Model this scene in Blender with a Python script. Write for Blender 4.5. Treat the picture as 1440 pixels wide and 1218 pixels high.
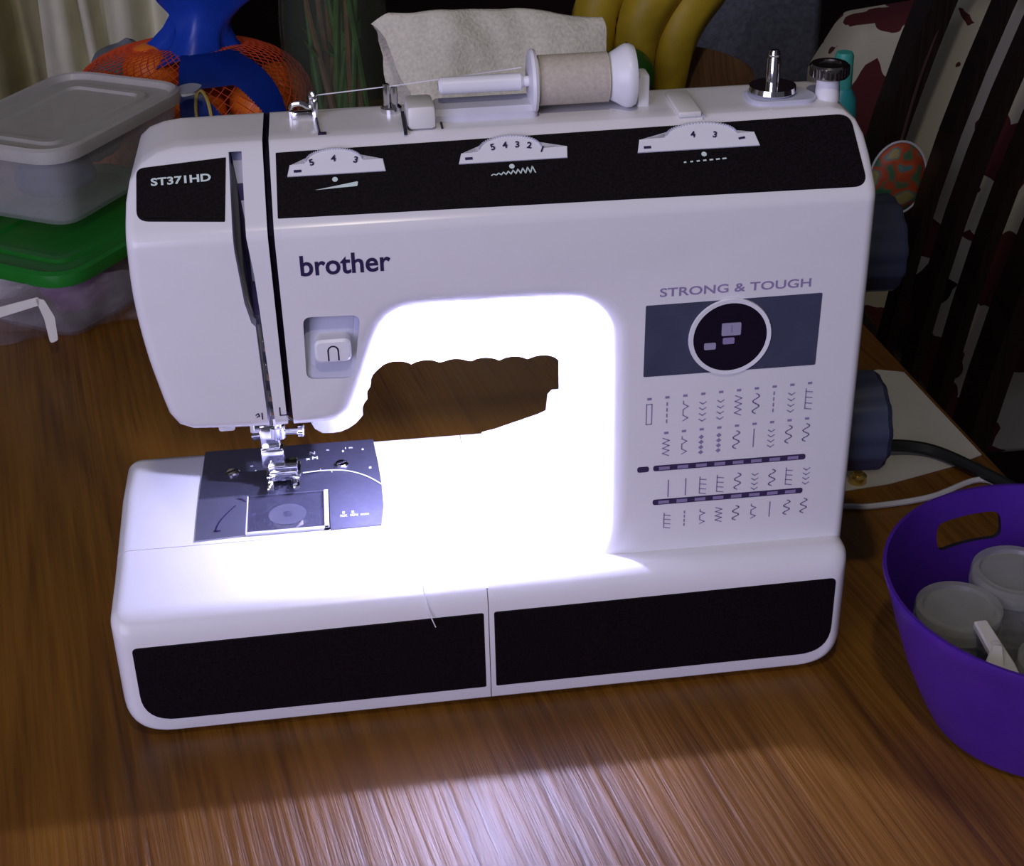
import bpy, bmesh, math, random
from mathutils import Vector, Matrix, noise
random.seed(7)
for o in list(bpy.data.objects): bpy.data.objects.remove(o)
S = bpy.context.scene
COL = S.collection
pi = math.pi

# ------------------------------------------------------------------ camera
FPX, PITCH, ROLL, YAW = 2209.03, .5262, -.0236, .1075
cam = bpy.data.cameras.new('camera'); camo = bpy.data.objects.new('camera', cam); COL.objects.link(camo)
w = Vector((math.sin(YAW)*math.cos(PITCH), math.cos(YAW)*math.cos(PITCH), -math.sin(PITCH)))
r0 = Vector((math.cos(YAW), -math.sin(YAW), 0)); u0 = r0.cross(w)
rr = math.cos(ROLL)*r0 + math.sin(ROLL)*u0; uu = -math.sin(ROLL)*r0 + math.cos(ROLL)*u0
m3 = Matrix((rr, uu, -w)).transposed()
camo.matrix_world = Matrix.Translation((.1357, -.6531, .5483)) @ m3.to_4x4()
cam.sensor_fit = 'HORIZONTAL'; cam.sensor_width = 36; cam.lens = 36*FPX/1440; cam.clip_start = .01
S.camera = camo

# ------------------------------------------------------------------ world, lights, exposure
W = bpy.data.worlds.new('world'); S.world = W; W.use_nodes = True
bg = W.node_tree.nodes['Background']; bg.inputs[0].default_value = (.62, .62, .74, 1); bg.inputs[1].default_value = .085
vs = S.view_settings; vs.view_transform = 'Standard'; vs.look = 'None'; vs.gamma = 1; vs.exposure = 0; vs.use_curve_mapping = False

def lamp(name, kind, loc, energy, color, size=.03, target=None):
    l = bpy.data.lights.new(name, kind); l.energy = energy; l.color = color
    if kind == 'POINT': l.shadow_soft_size = size
    if kind == 'AREA': l.size = size
    o = bpy.data.objects.new(name, l); COL.objects.link(o); o.location = loc
    if target is not None:
        o.rotation_euler = (Vector(target)-Vector(loc)).to_track_quat('-Z', 'Y').to_euler()
    return o
# the ceiling bulb over the near side of the table and the weak daylight from the near left
lamp('ceiling_bulb', 'POINT', (.16, -.62, 1.25), 11, (1, .90, .74), .030)
lamp('room_daylight', 'AREA', (-1.1, -1.7, .80), 35, (.69, .66, 1), 1.4, (.2, .1, .15))

# ------------------------------------------------------------------ materials
MATS = {}
def mat(name, col, rough=.5, metal=0., spec=.5, var=.06, scale=60., bump=0., trans=0., alpha=1., ior=1.45, emit=None, sheen=0., sss=0.):
    if name in MATS: return MATS[name]
    m = bpy.data.materials.new(name); m.use_nodes = True
    nt = m.node_tree; b = nt.nodes['Principled BSDF']
    tc = nt.nodes.new('ShaderNodeTexCoord'); nz = nt.nodes.new('ShaderNodeTexNoise')
    nz.inputs['Scale'].default_value = scale; nz.inputs['Detail'].default_value = 4
    nt.links.new(tc.outputs['Object'], nz.inputs['Vector'])
    rp = nt.nodes.new('ShaderNodeValToRGB')
    rp.color_ramp.elements[0].position = .3; rp.color_ramp.elements[1].position = .7
    rp.color_ramp.elements[0].color = tuple(max(0, c*(1-var)) for c in col)+(1,)
    rp.color_ramp.elements[1].color = tuple(min(1, c*(1+var)) for c in col)+(1,)
    nt.links.new(nz.outputs['Fac'], rp.inputs[0]); nt.links.new(rp.outputs[0], b.inputs['Base Color'])
    b.inputs['Roughness'].default_value = rough; b.inputs['Metallic'].default_value = metal
    b.inputs['Specular IOR Level'].default_value = spec; b.inputs['IOR'].default_value = ior
    b.inputs['Transmission Weight'].default_value = trans; b.inputs['Alpha'].default_value = alpha
    if sheen: b.inputs['Sheen Weight'].default_value = sheen
    if sss:
        b.inputs['Subsurface Weight'].default_value = sss; b.inputs['Subsurface Scale'].default_value = .004
    if emit:
        b.inputs['Emission Color'].default_value = tuple(emit[0])+(1,); b.inputs['Emission Strength'].default_value = emit[1]
    if bump:
        bp = nt.nodes.new('ShaderNodeBump'); bp.inputs['Strength'].default_value = bump; bp.inputs['Distance'].default_value = .002
        nt.links.new(nz.outputs['Fac'], bp.inputs['Height']); nt.links.new(bp.outputs[0], b.inputs['Normal'])
    MATS[name] = m
    return m

WHITE = mat('white_plastic', (.76, .75, .77), .23, var=.01, spec=.4)
IVORY = mat('ivory_plastic', (.74, .73, .70), .35, var=.02)
BLACK = mat('black_panel', (.006, .004, .006), .5, var=.5, scale=900, spec=.12)
GREYP = mat('slate_grey_print', (.055, .06, .105), .5, var=.1, spec=.2)
NAVY = mat('dark_print', (.03, .02, .075), .5, spec=.2)
LILAC = mat('faded_lilac_print', (.27, .22, .39), .6, spec=.2)
PALE = mat('pale_print', (.62, .74, .70), .5, spec=.3)
DIALW = mat('dial_white', (.78, .78, .82), .35, var=.02)
CHROME = mat('chrome', (.78, .78, .80), .12, 1., var=.03)
STEEL = mat('needle_plate_steel', (.15, .15, .22), .44, .85, var=.05, scale=300)
DARK = mat('dark_interior', (.012, .010, .022), .5)
DARKMET = mat('dark_slot_metal', (.05, .04, .10), .3, .7, var=.4, scale=120)
SLATE = mat('slate_dial_plastic', (.030, .036, .062), .42)
RECESS = mat('recess_grey_plastic', (.52, .53, .64), .38, var=.02)
CLEAR = mat('clear_plastic', (.80, .80, .85), .06, trans=.93, ior=1.15, var=.02)
PURPLE = mat('purple_plastic', (.060, .013, .24), .33, var=.08, spec=.5)
RUBBER = mat('black_rubber', (.010, .010, .011), .55)
PAPER = mat('paper_white', (.52, .50, .46), .7, var=.05, scale=30)
THREADM = mat('beige_thread', (.50, .45, .37), .7, var=.10, scale=500)

# ------------------------------------------------------------------ mesh helpers
def finish(me, angle=35):
    for p in me.polygons: p.use_smooth = True
    try: me.set_sharp_from_angle(angle=math.radians(angle))
    except Exception: pass

def obj(name, bm, m, parent=None, angle=35, world=True):
    if isinstance(bm, bmesh.types.BMesh):
        bmesh.ops.recalc_face_normals(bm, faces=bm.faces)
        me = bpy.data.meshes.new(name); bm.to_mesh(me); bm.free()
    else: me = bm
    me.name = name
    me.materials.clear(); me.materials.append(m); finish(me, angle)
    o = bpy.data.objects.new(name, me); COL.objects.link(o)
    if parent is not None:
        o.parent = parent
        if world and parent.parent is None and parent.type == 'EMPTY':
            o.matrix_parent_inverse = ROOTM[parent.name].inverted()
    return o
ROOTM = {}
def tag(o, label, cat=None, group=None, kind=None):
    if label: o['label'] = label
    if cat: o['category'] = cat
    if group: o['group'] = group
    if kind: o['kind'] = kind
    return o
def thing(name, label, cat, loc=(0, 0, 0), rotz=0, group=None):
    o = bpy.data.objects.new(name, None); COL.objects.link(o)
    o.empty_display_size = .02; o.location = loc; o.rotation_euler = (0, 0, rotz)
    ROOTM[o.name] = Matrix.Translation(loc) @ Matrix.Rotation(rotz, 4, 'Z')
    return tag(o, label, cat, group)

def NB(): return bmesh.new()
def box(bm, c, s, bev=0., rot=None, seg=2):
    r = bmesh.ops.create_cube(bm, size=1)
    M = Matrix.Translation(c) @ (rot.to_4x4() if rot else Matrix.Identity(4)) @ Matrix.Diagonal((s[0], s[1], s[2], 1))
    bmesh.ops.transform(bm, matrix=M, verts=r['verts'])
    if bev > 0:
        es = list({e for v in r['verts'] for e in v.link_edges})
        bmesh.ops.bevel(bm, geom=es, offset=bev, segments=seg, profile=.5, affect='EDGES', clamp_overlap=True)
    return bm
def frame(p0, p1):
    d = (Vector(p1)-Vector(p0)); L = d.length; d.normalize()
    return d.to_track_quat('Z', 'Y').to_matrix().to_4x4(), L
def cyl(bm, p0, p1, ra, rb=None, n=20, bev=0.):
    rb = ra if rb is None else rb
    Q, L = frame(p0, p1)
    if bev > 0: prof = [(0, 0), (ra-bev, 0), (ra, bev), (rb, L-bev), (rb-bev, L), (0, L)]
    else: prof = [(0, 0), (ra, 0), (rb, L), (0, L)]
    return lathe(bm, prof, Matrix.Translation(p0) @ Q, n)
def lathe(bm, prof, M=None, n=24, a0=0., a1=2*pi):
    M = M or Matrix.Identity(4)
    full = abs(a1-a0-2*pi) < 1e-6
    rings = []
    for (r, z) in prof:
        if r < 1e-7: rings.append([bm.verts.new(M @ Vector((0, 0, z)))]); continue
        k = n if full else n+1
        rings.append([bm.verts.new(M @ Vector((r*math.cos(a0+(a1-a0)*i/n), r*math.sin(a0+(a1-a0)*i/n), z))) for i in range(k)])
    for A, B in zip(rings, rings[1:]):
        cnt = n
        for i in range(cnt):
            j = (i+1) % n if full else i+1
            if len(A) == 1 and len(B) == 1: continue
            if len(A) == 1: bm.faces.new((A[0], B[i], B[j]))
            elif len(B) == 1: bm.faces.new((A[i], A[j], B[0]))
            else: bm.faces.new((A[i], A[j], B[j], B[i]))
    return bm
def tube(bm, pts, r, n=8, rads=None, caps=True):
    pts = [Vector(p) for p in pts]; rings = []
    up = Vector((0, 0, 1))
    for i, p in enumerate(pts):
        t = (pts[min(i+1, len(pts)-1)]-pts[max(i-1, 0)]).normalized()
        a = t.cross(up)
        if a.length < .05: a = t.cross(Vector((1, 0, 0)))
        a.normalize(); b = t.cross(a)
        R = rads[i] if rads else r
        rings.append([bm.verts.new(p+R*(math.cos(2*pi*k/n)*a+math.sin(2*pi*k/n)*b)) for k in range(n)])
    for A, B in zip(rings, rings[1:]):
        for k in range(n): bm.faces.new((A[k], A[(k+1) % n], B[(k+1) % n], B[k]))
    if caps:
        bm.faces.new(rings[0][::-1]); bm.faces.new(rings[-1])
    return bm
def smooth(pts, k=6):
    pts = [Vector(p) for p in pts]; out = []
    P = [2*pts[0]-pts[1]]+pts+[2*pts[-1]-pts[-2]]
    for i in range(1, len(P)-2):
        for j in range(k):
            t = j/k
            a, b, c, d = P[i-1:i+3]
            out.append(.5*((2*b)+(c-a)*t+(2*a-5*b+4*c-d)*t*t+(3*b-a-3*c+d)*t**3))
    return out+[pts[-1]]
def prism(bm, poly, M, h, base=0., bev=0.):
    """poly in the XY of frame M, from base to base+h along its Z"""
    lo = [bm.verts.new(M @ Vector((x, y, base))) for x, y in poly]
    if bev > 0:
        c = sum((Vector(p) for p in poly), Vector((0, 0)))/len(poly)
        md = [bm.verts.new(M @ Vector((x, y, base+h-bev))) for x, y in poly]
        top2 = offset([Vector(p) for p in poly], bev)
        hi = [bm.verts.new(M @ Vector((x, y, base+h))) for x, y in top2]
        rings = [lo, md, hi]
    else:
        hi = [bm.verts.new(M @ Vector((x, y, base+h))) for x, y in poly]; rings = [lo, hi]
    n = len(poly)
    for A, B in zip(rings, rings[1:]):
        for i in range(n): bm.faces.new((A[i], A[(i+1) % n], B[(i+1) % n], B[i]))
    f1 = bm.faces.new(lo[::-1]); f2 = bm.faces.new(hi)
    bmesh.ops.triangulate(bm, faces=[f for f in (f1, f2) if len(f.verts) > 4])
    return bm
def offset(P, d):
    """inward offset of a CCW polygon (list of 2-D Vectors)"""
    n = len(P); out = []
    for i in range(n):
        a, b, c = P[i-1], P[i], P[(i+1) % n]
        e1 = (b-a); e2 = (c-b)
        if e1.length < 1e-9: e1 = e2
        if e2.length < 1e-9: e2 = e1
        n1 = Vector((-e1.y, e1.x)).normalized(); n2 = Vector((-e2.y, e2.x)).normalized()
        nn = (n1+n2)
        if nn.length < 1e-6: nn = n1
        nn.normalize(); k = max(.45, nn.dot(n1))
        out.append(b+nn*(d/k))
    return out
def rpoly(pts, rad, k=6):
    """polygon with rounded corners; rad a number or a list"""
    P = [Vector(p) for p in pts]; n = len(P); out = []
    for i in range(n):
        r = rad[i] if isinstance(rad, (list, tuple)) else rad
        a, b, c = P[i-1], P[i], P[(i+1) % n]
        d1 = (a-b); d2 = (c-b)
        if r <= 1e-6: out.append(tuple(b)); continue
        ang = d1.angle(d2); t = min(r/math.tan(ang/2), d1.length*.49, d2.length*.49)
        p = b+d1.normalized()*t; q = b+d2.normalized()*t
        for j in range(k+1):
            s = j/k
            out.append(tuple((1-s)**2*p+2*s*(1-s)*b+s*s*q))
    return out
def resample(P, n):
    P = [Vector(p) for p in P]; L = [0]
    for a, b in zip(P, P[1:]): L.append(L[-1]+(b-a).length)
    out = []
    for i in range(n):
        t = L[-1]*i/(n-1); k = 0
        while k < len(P)-2 and L[k+1] < t: k += 1
        s = (t-L[k])/max(1e-12, L[k+1]-L[k]); out.append(P[k].lerp(P[k+1], s))
    return out
def bezc(pts, k=6): return [Vector(p[:2]) for p in smooth([(a, b, 0) for a, b in pts], k)]
def rect(x0, y0, x1, y1): return [(x0, y0), (x1, y0), (x1, y1), (x0, y1)]

def boolean(o, cutters):
    for c in cutters:
        md = o.modifiers.new('cut', 'BOOLEAN'); md.operation = 'DIFFERENCE'; md.object = c; md.solver = 'EXACT'; md.use_self = True; md.material_mode = 'TRANSFER'
    bpy.context.view_layer.update()
    dg = bpy.context.evaluated_depsgraph_get()
    me = bpy.data.meshes.new_from_object(o.evaluated_get(dg))
    o.modifiers.clear(); old = o.data; o.data = me; bpy.data.meshes.remove(old)
    for c in cutters: bpy.data.objects.remove(c)
    finish(me, 38)

def text_bm(bm, s, M, h, bold=0., sx=1., center=True, t=.00025):
    cu = bpy.data.curves.new('t', 'FONT'); cu.body = s; cu.size = 1.; cu.offset = bold; cu.extrude = 0
    cu.align_x = 'CENTER' if center else 'LEFT'; cu.align_y = 'CENTER'; cu.resolution_u = 4
    o = bpy.data.objects.new('t', cu); COL.objects.link(o); bpy.context.view_layer.update()
    me = bpy.data.meshes.new_from_object(o.evaluated_get(bpy.context.evaluated_depsgraph_get()))
    bpy.data.objects.remove(o); bpy.data.curves.remove(cu)
    k = h/.70
    T = M @ Matrix.Translation((0, 0, t)) @ Matrix.Diagonal((k*sx, k, 1, 1))
    me.transform(T)
    b2 = bmesh.new(); b2.from_mesh(me); bpy.data.meshes.remove(me)
    me2 = bpy.data.meshes.new('t'); b2.to_mesh(me2); b2.free(); bm.from_mesh(me2); bpy.data.meshes.remove(me2)
    return bm
def strip(bm, pts, wd, M, t=.00025):
    """a flat printed line in the XY of M"""
    P = [Vector(p) for p in pts]
    for a, b in zip(P, P[1:]):
        d = (b-a)
        if d.length < 1e-9: continue
        d.normalize(); nrm = Vector((-d.y, d.x))*wd/2; a2 = a-d*wd*.3; b2 = b+d*wd*.3
        bm.faces.new([bm.verts.new(M @ Vector((q.x, q.y, t))) for q in (a2-nrm, b2-nrm, b2+nrm, a2+nrm)])
    return bm
def dot(bm, x, y, r, M, n=12, t=.00025, sx=1.):
    bm.faces.new([bm.verts.new(M @ Vector((x+sx*r*math.cos(2*pi*k/n), y+r*math.sin(2*pi*k/n), t))) for k in range(n)])

# ------------------------------------------------------------------ the setting
def wood(name, c0, c1, c2, rough, sc=1., rotz=0.):
    m = bpy.data.materials.new(name); m.use_nodes = True; nt = m.node_tree; b = nt.nodes['Principled BSDF']; L = nt.links
    tc = nt.nodes.new('ShaderNodeTexCoord'); mp = nt.nodes.new('ShaderNodeMapping')
    mp.inputs['Rotation'].default_value = (0, 0, rotz); L.new(tc.outputs['Object'], mp.inputs['Vector'])
    # cathedral grain: rings distorted by low noise, stretched along the board
    m1 = nt.nodes.new('ShaderNodeMapping'); m1.inputs['Scale'].default_value = (9*sc, 1.1*sc, 1); L.new(mp.outputs[0], m1.inputs['Vector'])
    n1 = nt.nodes.new('ShaderNodeTexNoise'); n1.inputs['Scale'].default_value = 1.6; n1.inputs['Detail'].default_value = 3; n1.inputs['Distortion'].default_value = .4
    L.new(m1.outputs[0], n1.inputs['Vector'])
    mul = nt.nodes.new('ShaderNodeMath'); mul.operation = 'MULTIPLY'; mul.inputs[1].default_value = 26; L.new(n1.outputs['Fac'], mul.inputs[0])
    sn = nt.nodes.new('ShaderNodeMath'); sn.operation = 'SINE'; L.new(mul.outputs[0], sn.inputs[0])
    m2 = nt.nodes.new('ShaderNodeMapping'); m2.inputs['Scale'].default_value = (260*sc, 9*sc, 1); L.new(mp.outputs[0], m2.inputs['Vector'])
    n2 = nt.nodes.new('ShaderNodeTexNoise'); n2.inputs['Scale'].default_value = 1; n2.inputs['Detail'].default_value = 5; L.new(m2.outputs[0], n2.inputs['Vector'])
    m3_ = nt.nodes.new('ShaderNodeMapping'); m3_.inputs['Scale'].default_value = (7*sc, .5*sc, 1); L.new(mp.outputs[0], m3_.inputs['Vector'])
    n3 = nt.nodes.new('ShaderNodeTexNoise'); n3.inputs['Scale'].default_value = 1; n3.inputs['Detail'].default_value = 2; L.new(m3_.outputs[0], n3.inputs['Vector'])
    a1 = nt.nodes.new('ShaderNodeMath'); a1.operation = 'MULTIPLY_ADD'; a1.inputs[1].default_value = .09; L.new(sn.outputs[0], a1.inputs[0])
    a2 = nt.nodes.new('ShaderNodeMath'); a2.operation = 'MULTIPLY_ADD'; a2.inputs[1].default_value = .75; L.new(n2.outputs['Fac'], a2.inputs[0])
    L.new(n3.outputs['Fac'], a2.inputs[2]); L.new(a2.outputs[0], a1.inputs[2])
    rp = nt.nodes.new('ShaderNodeValToRGB'); E = rp.color_ramp.elements
    E[0].position = .55; E[0].color = c0+(1,); E[1].position = 1.2 if False else 1.; E[1].color = c2+(1,)
    e = E.new(.8); e.color = c1+(1,)
    L.new(a1.outputs[0], rp.inputs[0]); L.new(rp.outputs[0], b.inputs['Base Color'])
    rr_ = nt.nodes.new('ShaderNodeMapRange'); rr_.inputs[3].default_value = rough-.08; rr_.inputs[4].default_value = rough+.10
    L.new(n2.outputs['Fac'], rr_.inputs[0]); L.new(rr_.outputs[0], b.inputs['Roughness'])
    bp = nt.nodes.new('ShaderNodeBump'); bp.inputs['Strength'].default_value = .6; bp.inputs['Distance'].default_value = .0016
    L.new(n2.outputs['Fac'], bp.inputs['Height']); L.new(bp.outputs[0], b.inputs['Normal'])
    b.inputs['Specular IOR Level'].default_value = .5
    return m
TA = math.radians(5.4)
WOODT = wood('table_wood', (.064, .020, .0014), (.138, .0525, .0028), (.185, .075, .0055), .43, 1., -TA)
DWOOD = wood('dark_chair_wood', (.006, .003, .002), (.011, .006, .004), (.018, .009, .006), .35)
FLOORM = wood('floor_wood', (.02, .010, .006), (.035, .018, .010), (.05, .026, .014), .5, .4)
WALLM = mat('dark_maroon_wall', (.020, .006, .008), .8, var=.3, scale=6)

bm = NB(); box(bm, (.3, .6, -.76), (5, 5, .02)); tag(obj('floor', bm, FLOORM), 'dark wooden floor below the table', kind='structure')
bm = NB(); box(bm, (.3, 2.45, .55), (5, .06, 2.6)); tag(obj('wall_back', bm, WALLM), 'dark maroon wall behind the table', kind='structure')
bm = NB(); box(bm, (2.2, .6, .55), (.06, 5, 2.6)); tag(obj('wall_right', bm, WALLM), 'dark wall behind the slatted chair', kind='structure')

bm = NB(); box(bm, (-2.0, .6, .55), (.06, 5, 2.6)); tag(obj('wall_left', bm, mat('olive_wall', (.16, .14, .08), .8, var=.2, scale=6)), 'dim olive wall at the far left', kind='structure')
# table, turned 5.4 degrees; right edge passes (.538,.338)
TR = Matrix.Rotation(TA, 4, 'Z')
tx = Vector((.538, .338, 0))
tdir = TR @ Vector((0, 1, 0)); tside = TR @ Vector((-1, 0, 0))
tc_ = tx + tdir*(.08) + tside*.6
tbl = thing('dining_table', 'brown wooden dining table with visible grain under the sewing machine', 'table', (tc_.x, tc_.y, -.75), TA)
bm = NB(); prism(bm, rpoly(rect(-.6, -.65, .6, .65), .03), Matrix.Identity(4), .032, .718, bev=.003); obj('tabletop', bm, WOODT, tbl, world=False)
bm = NB()
for sx in (-1, 1): box(bm, (sx*.52, 0, .67), (.022, 1.1, .09))
for sy in (-1, 1): box(bm, (0, sy*.56, .67), (1.04, .022, .09))
obj('apron', bm, WOODT, tbl, world=False)
for sx in (-1, 1):
    for sy in (-1, 1):
        bm = NB(); cyl(bm, (sx*.51, sy*.55, 0), (sx*.51, sy*.55, .715), .022, .035, 16); obj('leg', bm, WOODT, tbl, world=False)

# ------------------------------------------------------------------ SEWING MACHINE
YA, ZF, D = .02, .270, .118
SL = 1.24
mach = thing('sewing_machine', 'white sewing machine with black panels and a lit needle area', 'sewing machine', (.1925, .08, 0))
FR = Matrix(((1, 0, 0, 0), (0, 0, -1, YA), (0, 1, 0, 0), (0, 0, 0, 1)))          # front face: X right, Y up, Z towards the camera
ln = math.hypot(SL, 1)
ST = Matrix(((1, 0, 0, 0), (0, SL/ln, -1/ln, YA), (0, 1/ln, SL/ln, ZF), (0, 0, 0, 1)))   # sloping top front; origin on the fold

# outer side: right pillar edge, top, left side of the head (front and back alike)
outer = [(.3855, .060), (.3855, .20), (.3855, .27), (.3853, .283)]
outer = bezc([(.3850, .060), (.3852, .15), (.3854, .24), (.3853, .283)], 6)
outer += [Vector(p) for p in [(.3845, .290), (.382, .2955), (.377, .2992), (.370, .3005)]]
outer += bezc([(.36, .3005), (.2, .3005), (.10, .3005), (.058, .3000)], 5)
outer += [Vector(p) for p in [(.050, .2985), (.0425, .295), (.037, .289), (.0352, .282)]]
outer += bezc([(.0347, .275), (.0338, .242), (.0362, .2126), (.0405, .188)], 6)[0:]
outer += [Vector(p) for p in [(.0425, .179), (.0465, .1725), (.053, .1695)]]
f_bot = bezc([(.060, .1690), (.09, .1672), (.112, .1662), (.1235, .1672), (.1305, .1725)], 5)
b_bot = bezc([(.060, .160), (.085, .159), (.0985, .150), (.1060, .1075), (.1180, .1012), (.1286, .1046), (.1345, .1105)], 5)
f_in = bezc([(.1345, .182), (.1424, .2039), (.1480, .2165), (.1545, .2225), (.165, .2250), (.20, .2247), (.236, .2238), (.2475, .2205), (.2545, .2125), (.2572, .200), (.2575, .15), (.2575, .095)], 6)
f_in += [Vector((.2568, .088)), Vector((.254, .080)), Vector((.249, .0745)), Vector((.249, .060))]
# scalloped grip edge at the back of the opening
b_in = [Vector((.1352, .1115))]
def arcs(p, q, n, amp):
    out = []
    p, q = Vector(p), Vector(q); d = (q-p); nn = Vector((-d.y, d.x)).normalized()
    for i in range(n):
        for j in range(8):
            t = j/8; out.append(p+d*((i+t)/n)+nn*amp*(math.sin(pi*t)**.7))
    return out+[q]
b_in += arcs((.1355, .1125), (.1442, .1385), 3, .0014)
b_in += arcs((.1480, .1420), (.2465, .1385), 6, .0024)
b_in += [Vector((.2482, .1360)), Vector((.2484, .10)), Vector((.2484, .060))]
f_in2 = resample(f_in, 80); b_in2 = resample(b_in, 80)
nb = 24
FO = outer + resample(f_bot, nb) + f_in2
BO = outer + resample(b_bot, nb) + b_in2
NV = len(FO)
def soft(u, ww=.004):
    if u < -ww: return 0.
    if u > ww: return u
    return (u+ww)**2/(4*ww)
bm = NB(); rings = []
RND = .0055
def ring(P, d): rings.append([bm.verts.new((p.x, d, p.y)) for p in P])
for a in (0, 18, 36, 54, 72, 90):
    A = math.radians(a)
    no = len(outer); R_ = []
    for i in range(NV):
        k = max(0., min(1., (i-no-4)/18., (NV-1-i)/14.)); R_.append(RND*(1-k)+.0105*k)
    P1 = offset(FO, 1e-3)
    rings.append([bm.verts.new((f.x+(p.x-f.x)*1e3*R_[i]*(1-math.sin(A)), R_[i]*(1-math.cos(A)), f.y+(p.y-f.y)*1e3*R_[i]*(1-math.sin(A)))) for i, (f, p) in enumerate(zip(FO, P1))])
for t, d in ((0, .030), (.02, .060), (.06, .076), (.3, .086), (.7, .098), (1, .108)):
    ring([f.lerp(b, t) for f, b in zip(FO, BO)], d)
for a in (60, 30, 0):
    A = math.radians(a); ring(offset(BO, .0012*(1-math.sin(A))), D-.006+.006*math.cos(A))
for A, B in zip(rings, rings[1:]):
    for i in range(NV): bm.faces.new((A[i], A[(i+1) % NV], B[(i+1) % NV], B[i]))
fc = bm.faces.new(rings[0][::-1]); bc = bm.faces.new(rings[-1])
for z in (-.004, -.0025, -.001, .001, .0025, .004):
    g = bm.verts[:]+bm.edges[:]+bm.faces[:]
    bmesh.ops.bisect_plane(bm, geom=g, plane_co=(0, 0, ZF+z), plane_no=(0, 0, 1), dist=1e-6)
bmesh.ops.triangulate(bm, faces=[f for f in bm.faces if len(f.verts) > 4])
for v in bm.verts:
    d = v.co.y; z = v.co.z
    v.co.y = YA + d + SL*soft(z-ZF)*(1-d/D) - 1.05*max(0, z-.265)*(d/D)
body = obj('body', bm, WHITE, mach)
body['label'] = 'white plastic arm, head and pillar shell'

cut = []
# narrow thread slot (right) all the way over the top
bm = NB()
prof = [(-.05, .15), (-.05, .36), (.102, .36), (.100, .289), (.078, .2885), (.064, .283), (.036, .262), (.034, .15)]
prism(bm, prof, Matrix(((0, 0, 1, 0), (1, 0, 0, 0), (0, 1, 0, 0), (0, 0, 0, 1))), .0030, .0985); cut.append(obj('c', bm, DARKMET))
# take-up slot (left), wide above and narrow below
bm = NB()
poly = [(.0828, .2975), (.0828, .262), (.0846, .236), (.0868, .2255), (.0885, .2235), (.0895, .160), (.0930, .160), (.0912, .232), (.0905, .25), (.0888, .2685), (.0888, .2975)]
prism(bm, poly, Matrix(((1, 0, 0, 0), (0, 0, 1, 0), (0, 1, 0, 0), (0, 0, 0, 1))), .15, -.1); 
for v in bm.verts: v.co.y = -.05 if v.co.y < 0 else YA+.011+SL*soft(v.co.z-ZF)
cut.append(obj('c', bm, RECESS))
# reverse-lever recess
bm = NB()
poly = rpoly([(.1098, .1938), (.1325, .1925), (.1378, .2258), (.1108, .2266)], .004)
prism(bm, poly, Matrix(((1, 0, 0, 0), (0, 0, 1, 0), (0, 1, 0, 0), (0, 0, 0, 1))), .1, -.07)
for v in bm.verts:
    if v.co.y > 0: v.co.y = YA+.0015+.0075*max(0, min(1, (v.co.z-.195)/.022))
cut.append(obj('c', bm, RECESS))
boolean(body, cut)

# recess floor plate and reverse lever
bm = NB()
prism(bm, rpoly([(.1125, .199), (.1318, .1985), (.1350, .2240), (.1130, .2245)], .003), FR, .0006, -.0085)
for v in bm.verts: v.co.y -= .0068*max(0, min(1, 1-(v.co.z-.195)/.022))
obj('lever_recess', bm, RECESS, mach)
lev = NB()
prism(lev, rpoly(rect(.1150, .2030, .1322, .2150), .0035), FR, .0115, -.0085, bev=.0012)
levo = obj('reverse_lever', lev, DIALW, mach)
bm = NB(); MM = FR @ Matrix.Translation((.1236, .2085, .0030))
pts = [(-.0024, -.0040)]+[(-.0024*math.cos(pi*k/8), .0010+.0024*math.sin(pi*k/8)) for k in range(9)]+[(.0024, -.0040)]
strip(bm, pts, .0007, MM, .0002); obj('lever_mark', bm, NAVY, levo)

# dark liner strip added to darken the left slot inside, guide pieces, right liner
bm = NB(); prism(bm, [(.0858, .2845), (.0858, .262), (.0868, .240), (.0880, .2265), (.0908, .2265), (.0902, .250), (.0886, .2685), (.0886, .2845)], FR, .003, -.0095)
for v in bm.verts: v.co.y += SL*soft(v.co.z-ZF)
obj('take_up_slot_liner', bm, DARKMET, mach)
bm = NB()
for z, h in ((.183, .006), (.196, .009), (.210, .006), (.174, .004)): box(bm, (.0915, .0275, z), (.003, .004, h), .0004)
obj('thread_guide_rod', bm, CHROME, mach)
bm = NB(); box(bm, (.1000, .0345, .215), (.0026, .0016, .095), .0003); obj('slot_liner', bm, DARKMET, mach)
# head bottom tabs
bm = NB(); prism(bm, rpoly(rect(.0635, .1585, .0715, .170), .0015), FR, .012, -.03); obj('threader_tab', bm, WHITE, mach)
bm = NB(); prism(bm, rpoly(rect(.0790, .1575, .0808, .170), .0005), FR, .004, -.02); obj('threader_pin', bm, WHITE, mach)
# thin print on the lower head edge
bm = NB(); MM = FR
strip(bm, [(.0955, .1795), (.0955, .1752), (.0990, .1752), (.0990, .1765)], .0006, MM)
strip(bm, [(.0868, .1738), (.0868, .1772)], .0006, MM)
strip(bm, [(.0838, .1762), (.0850, .1770), (.0855, .1755), (.0842, .1752)], .0006, MM)
obj('head_print', bm, NAVY, mach)

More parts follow.
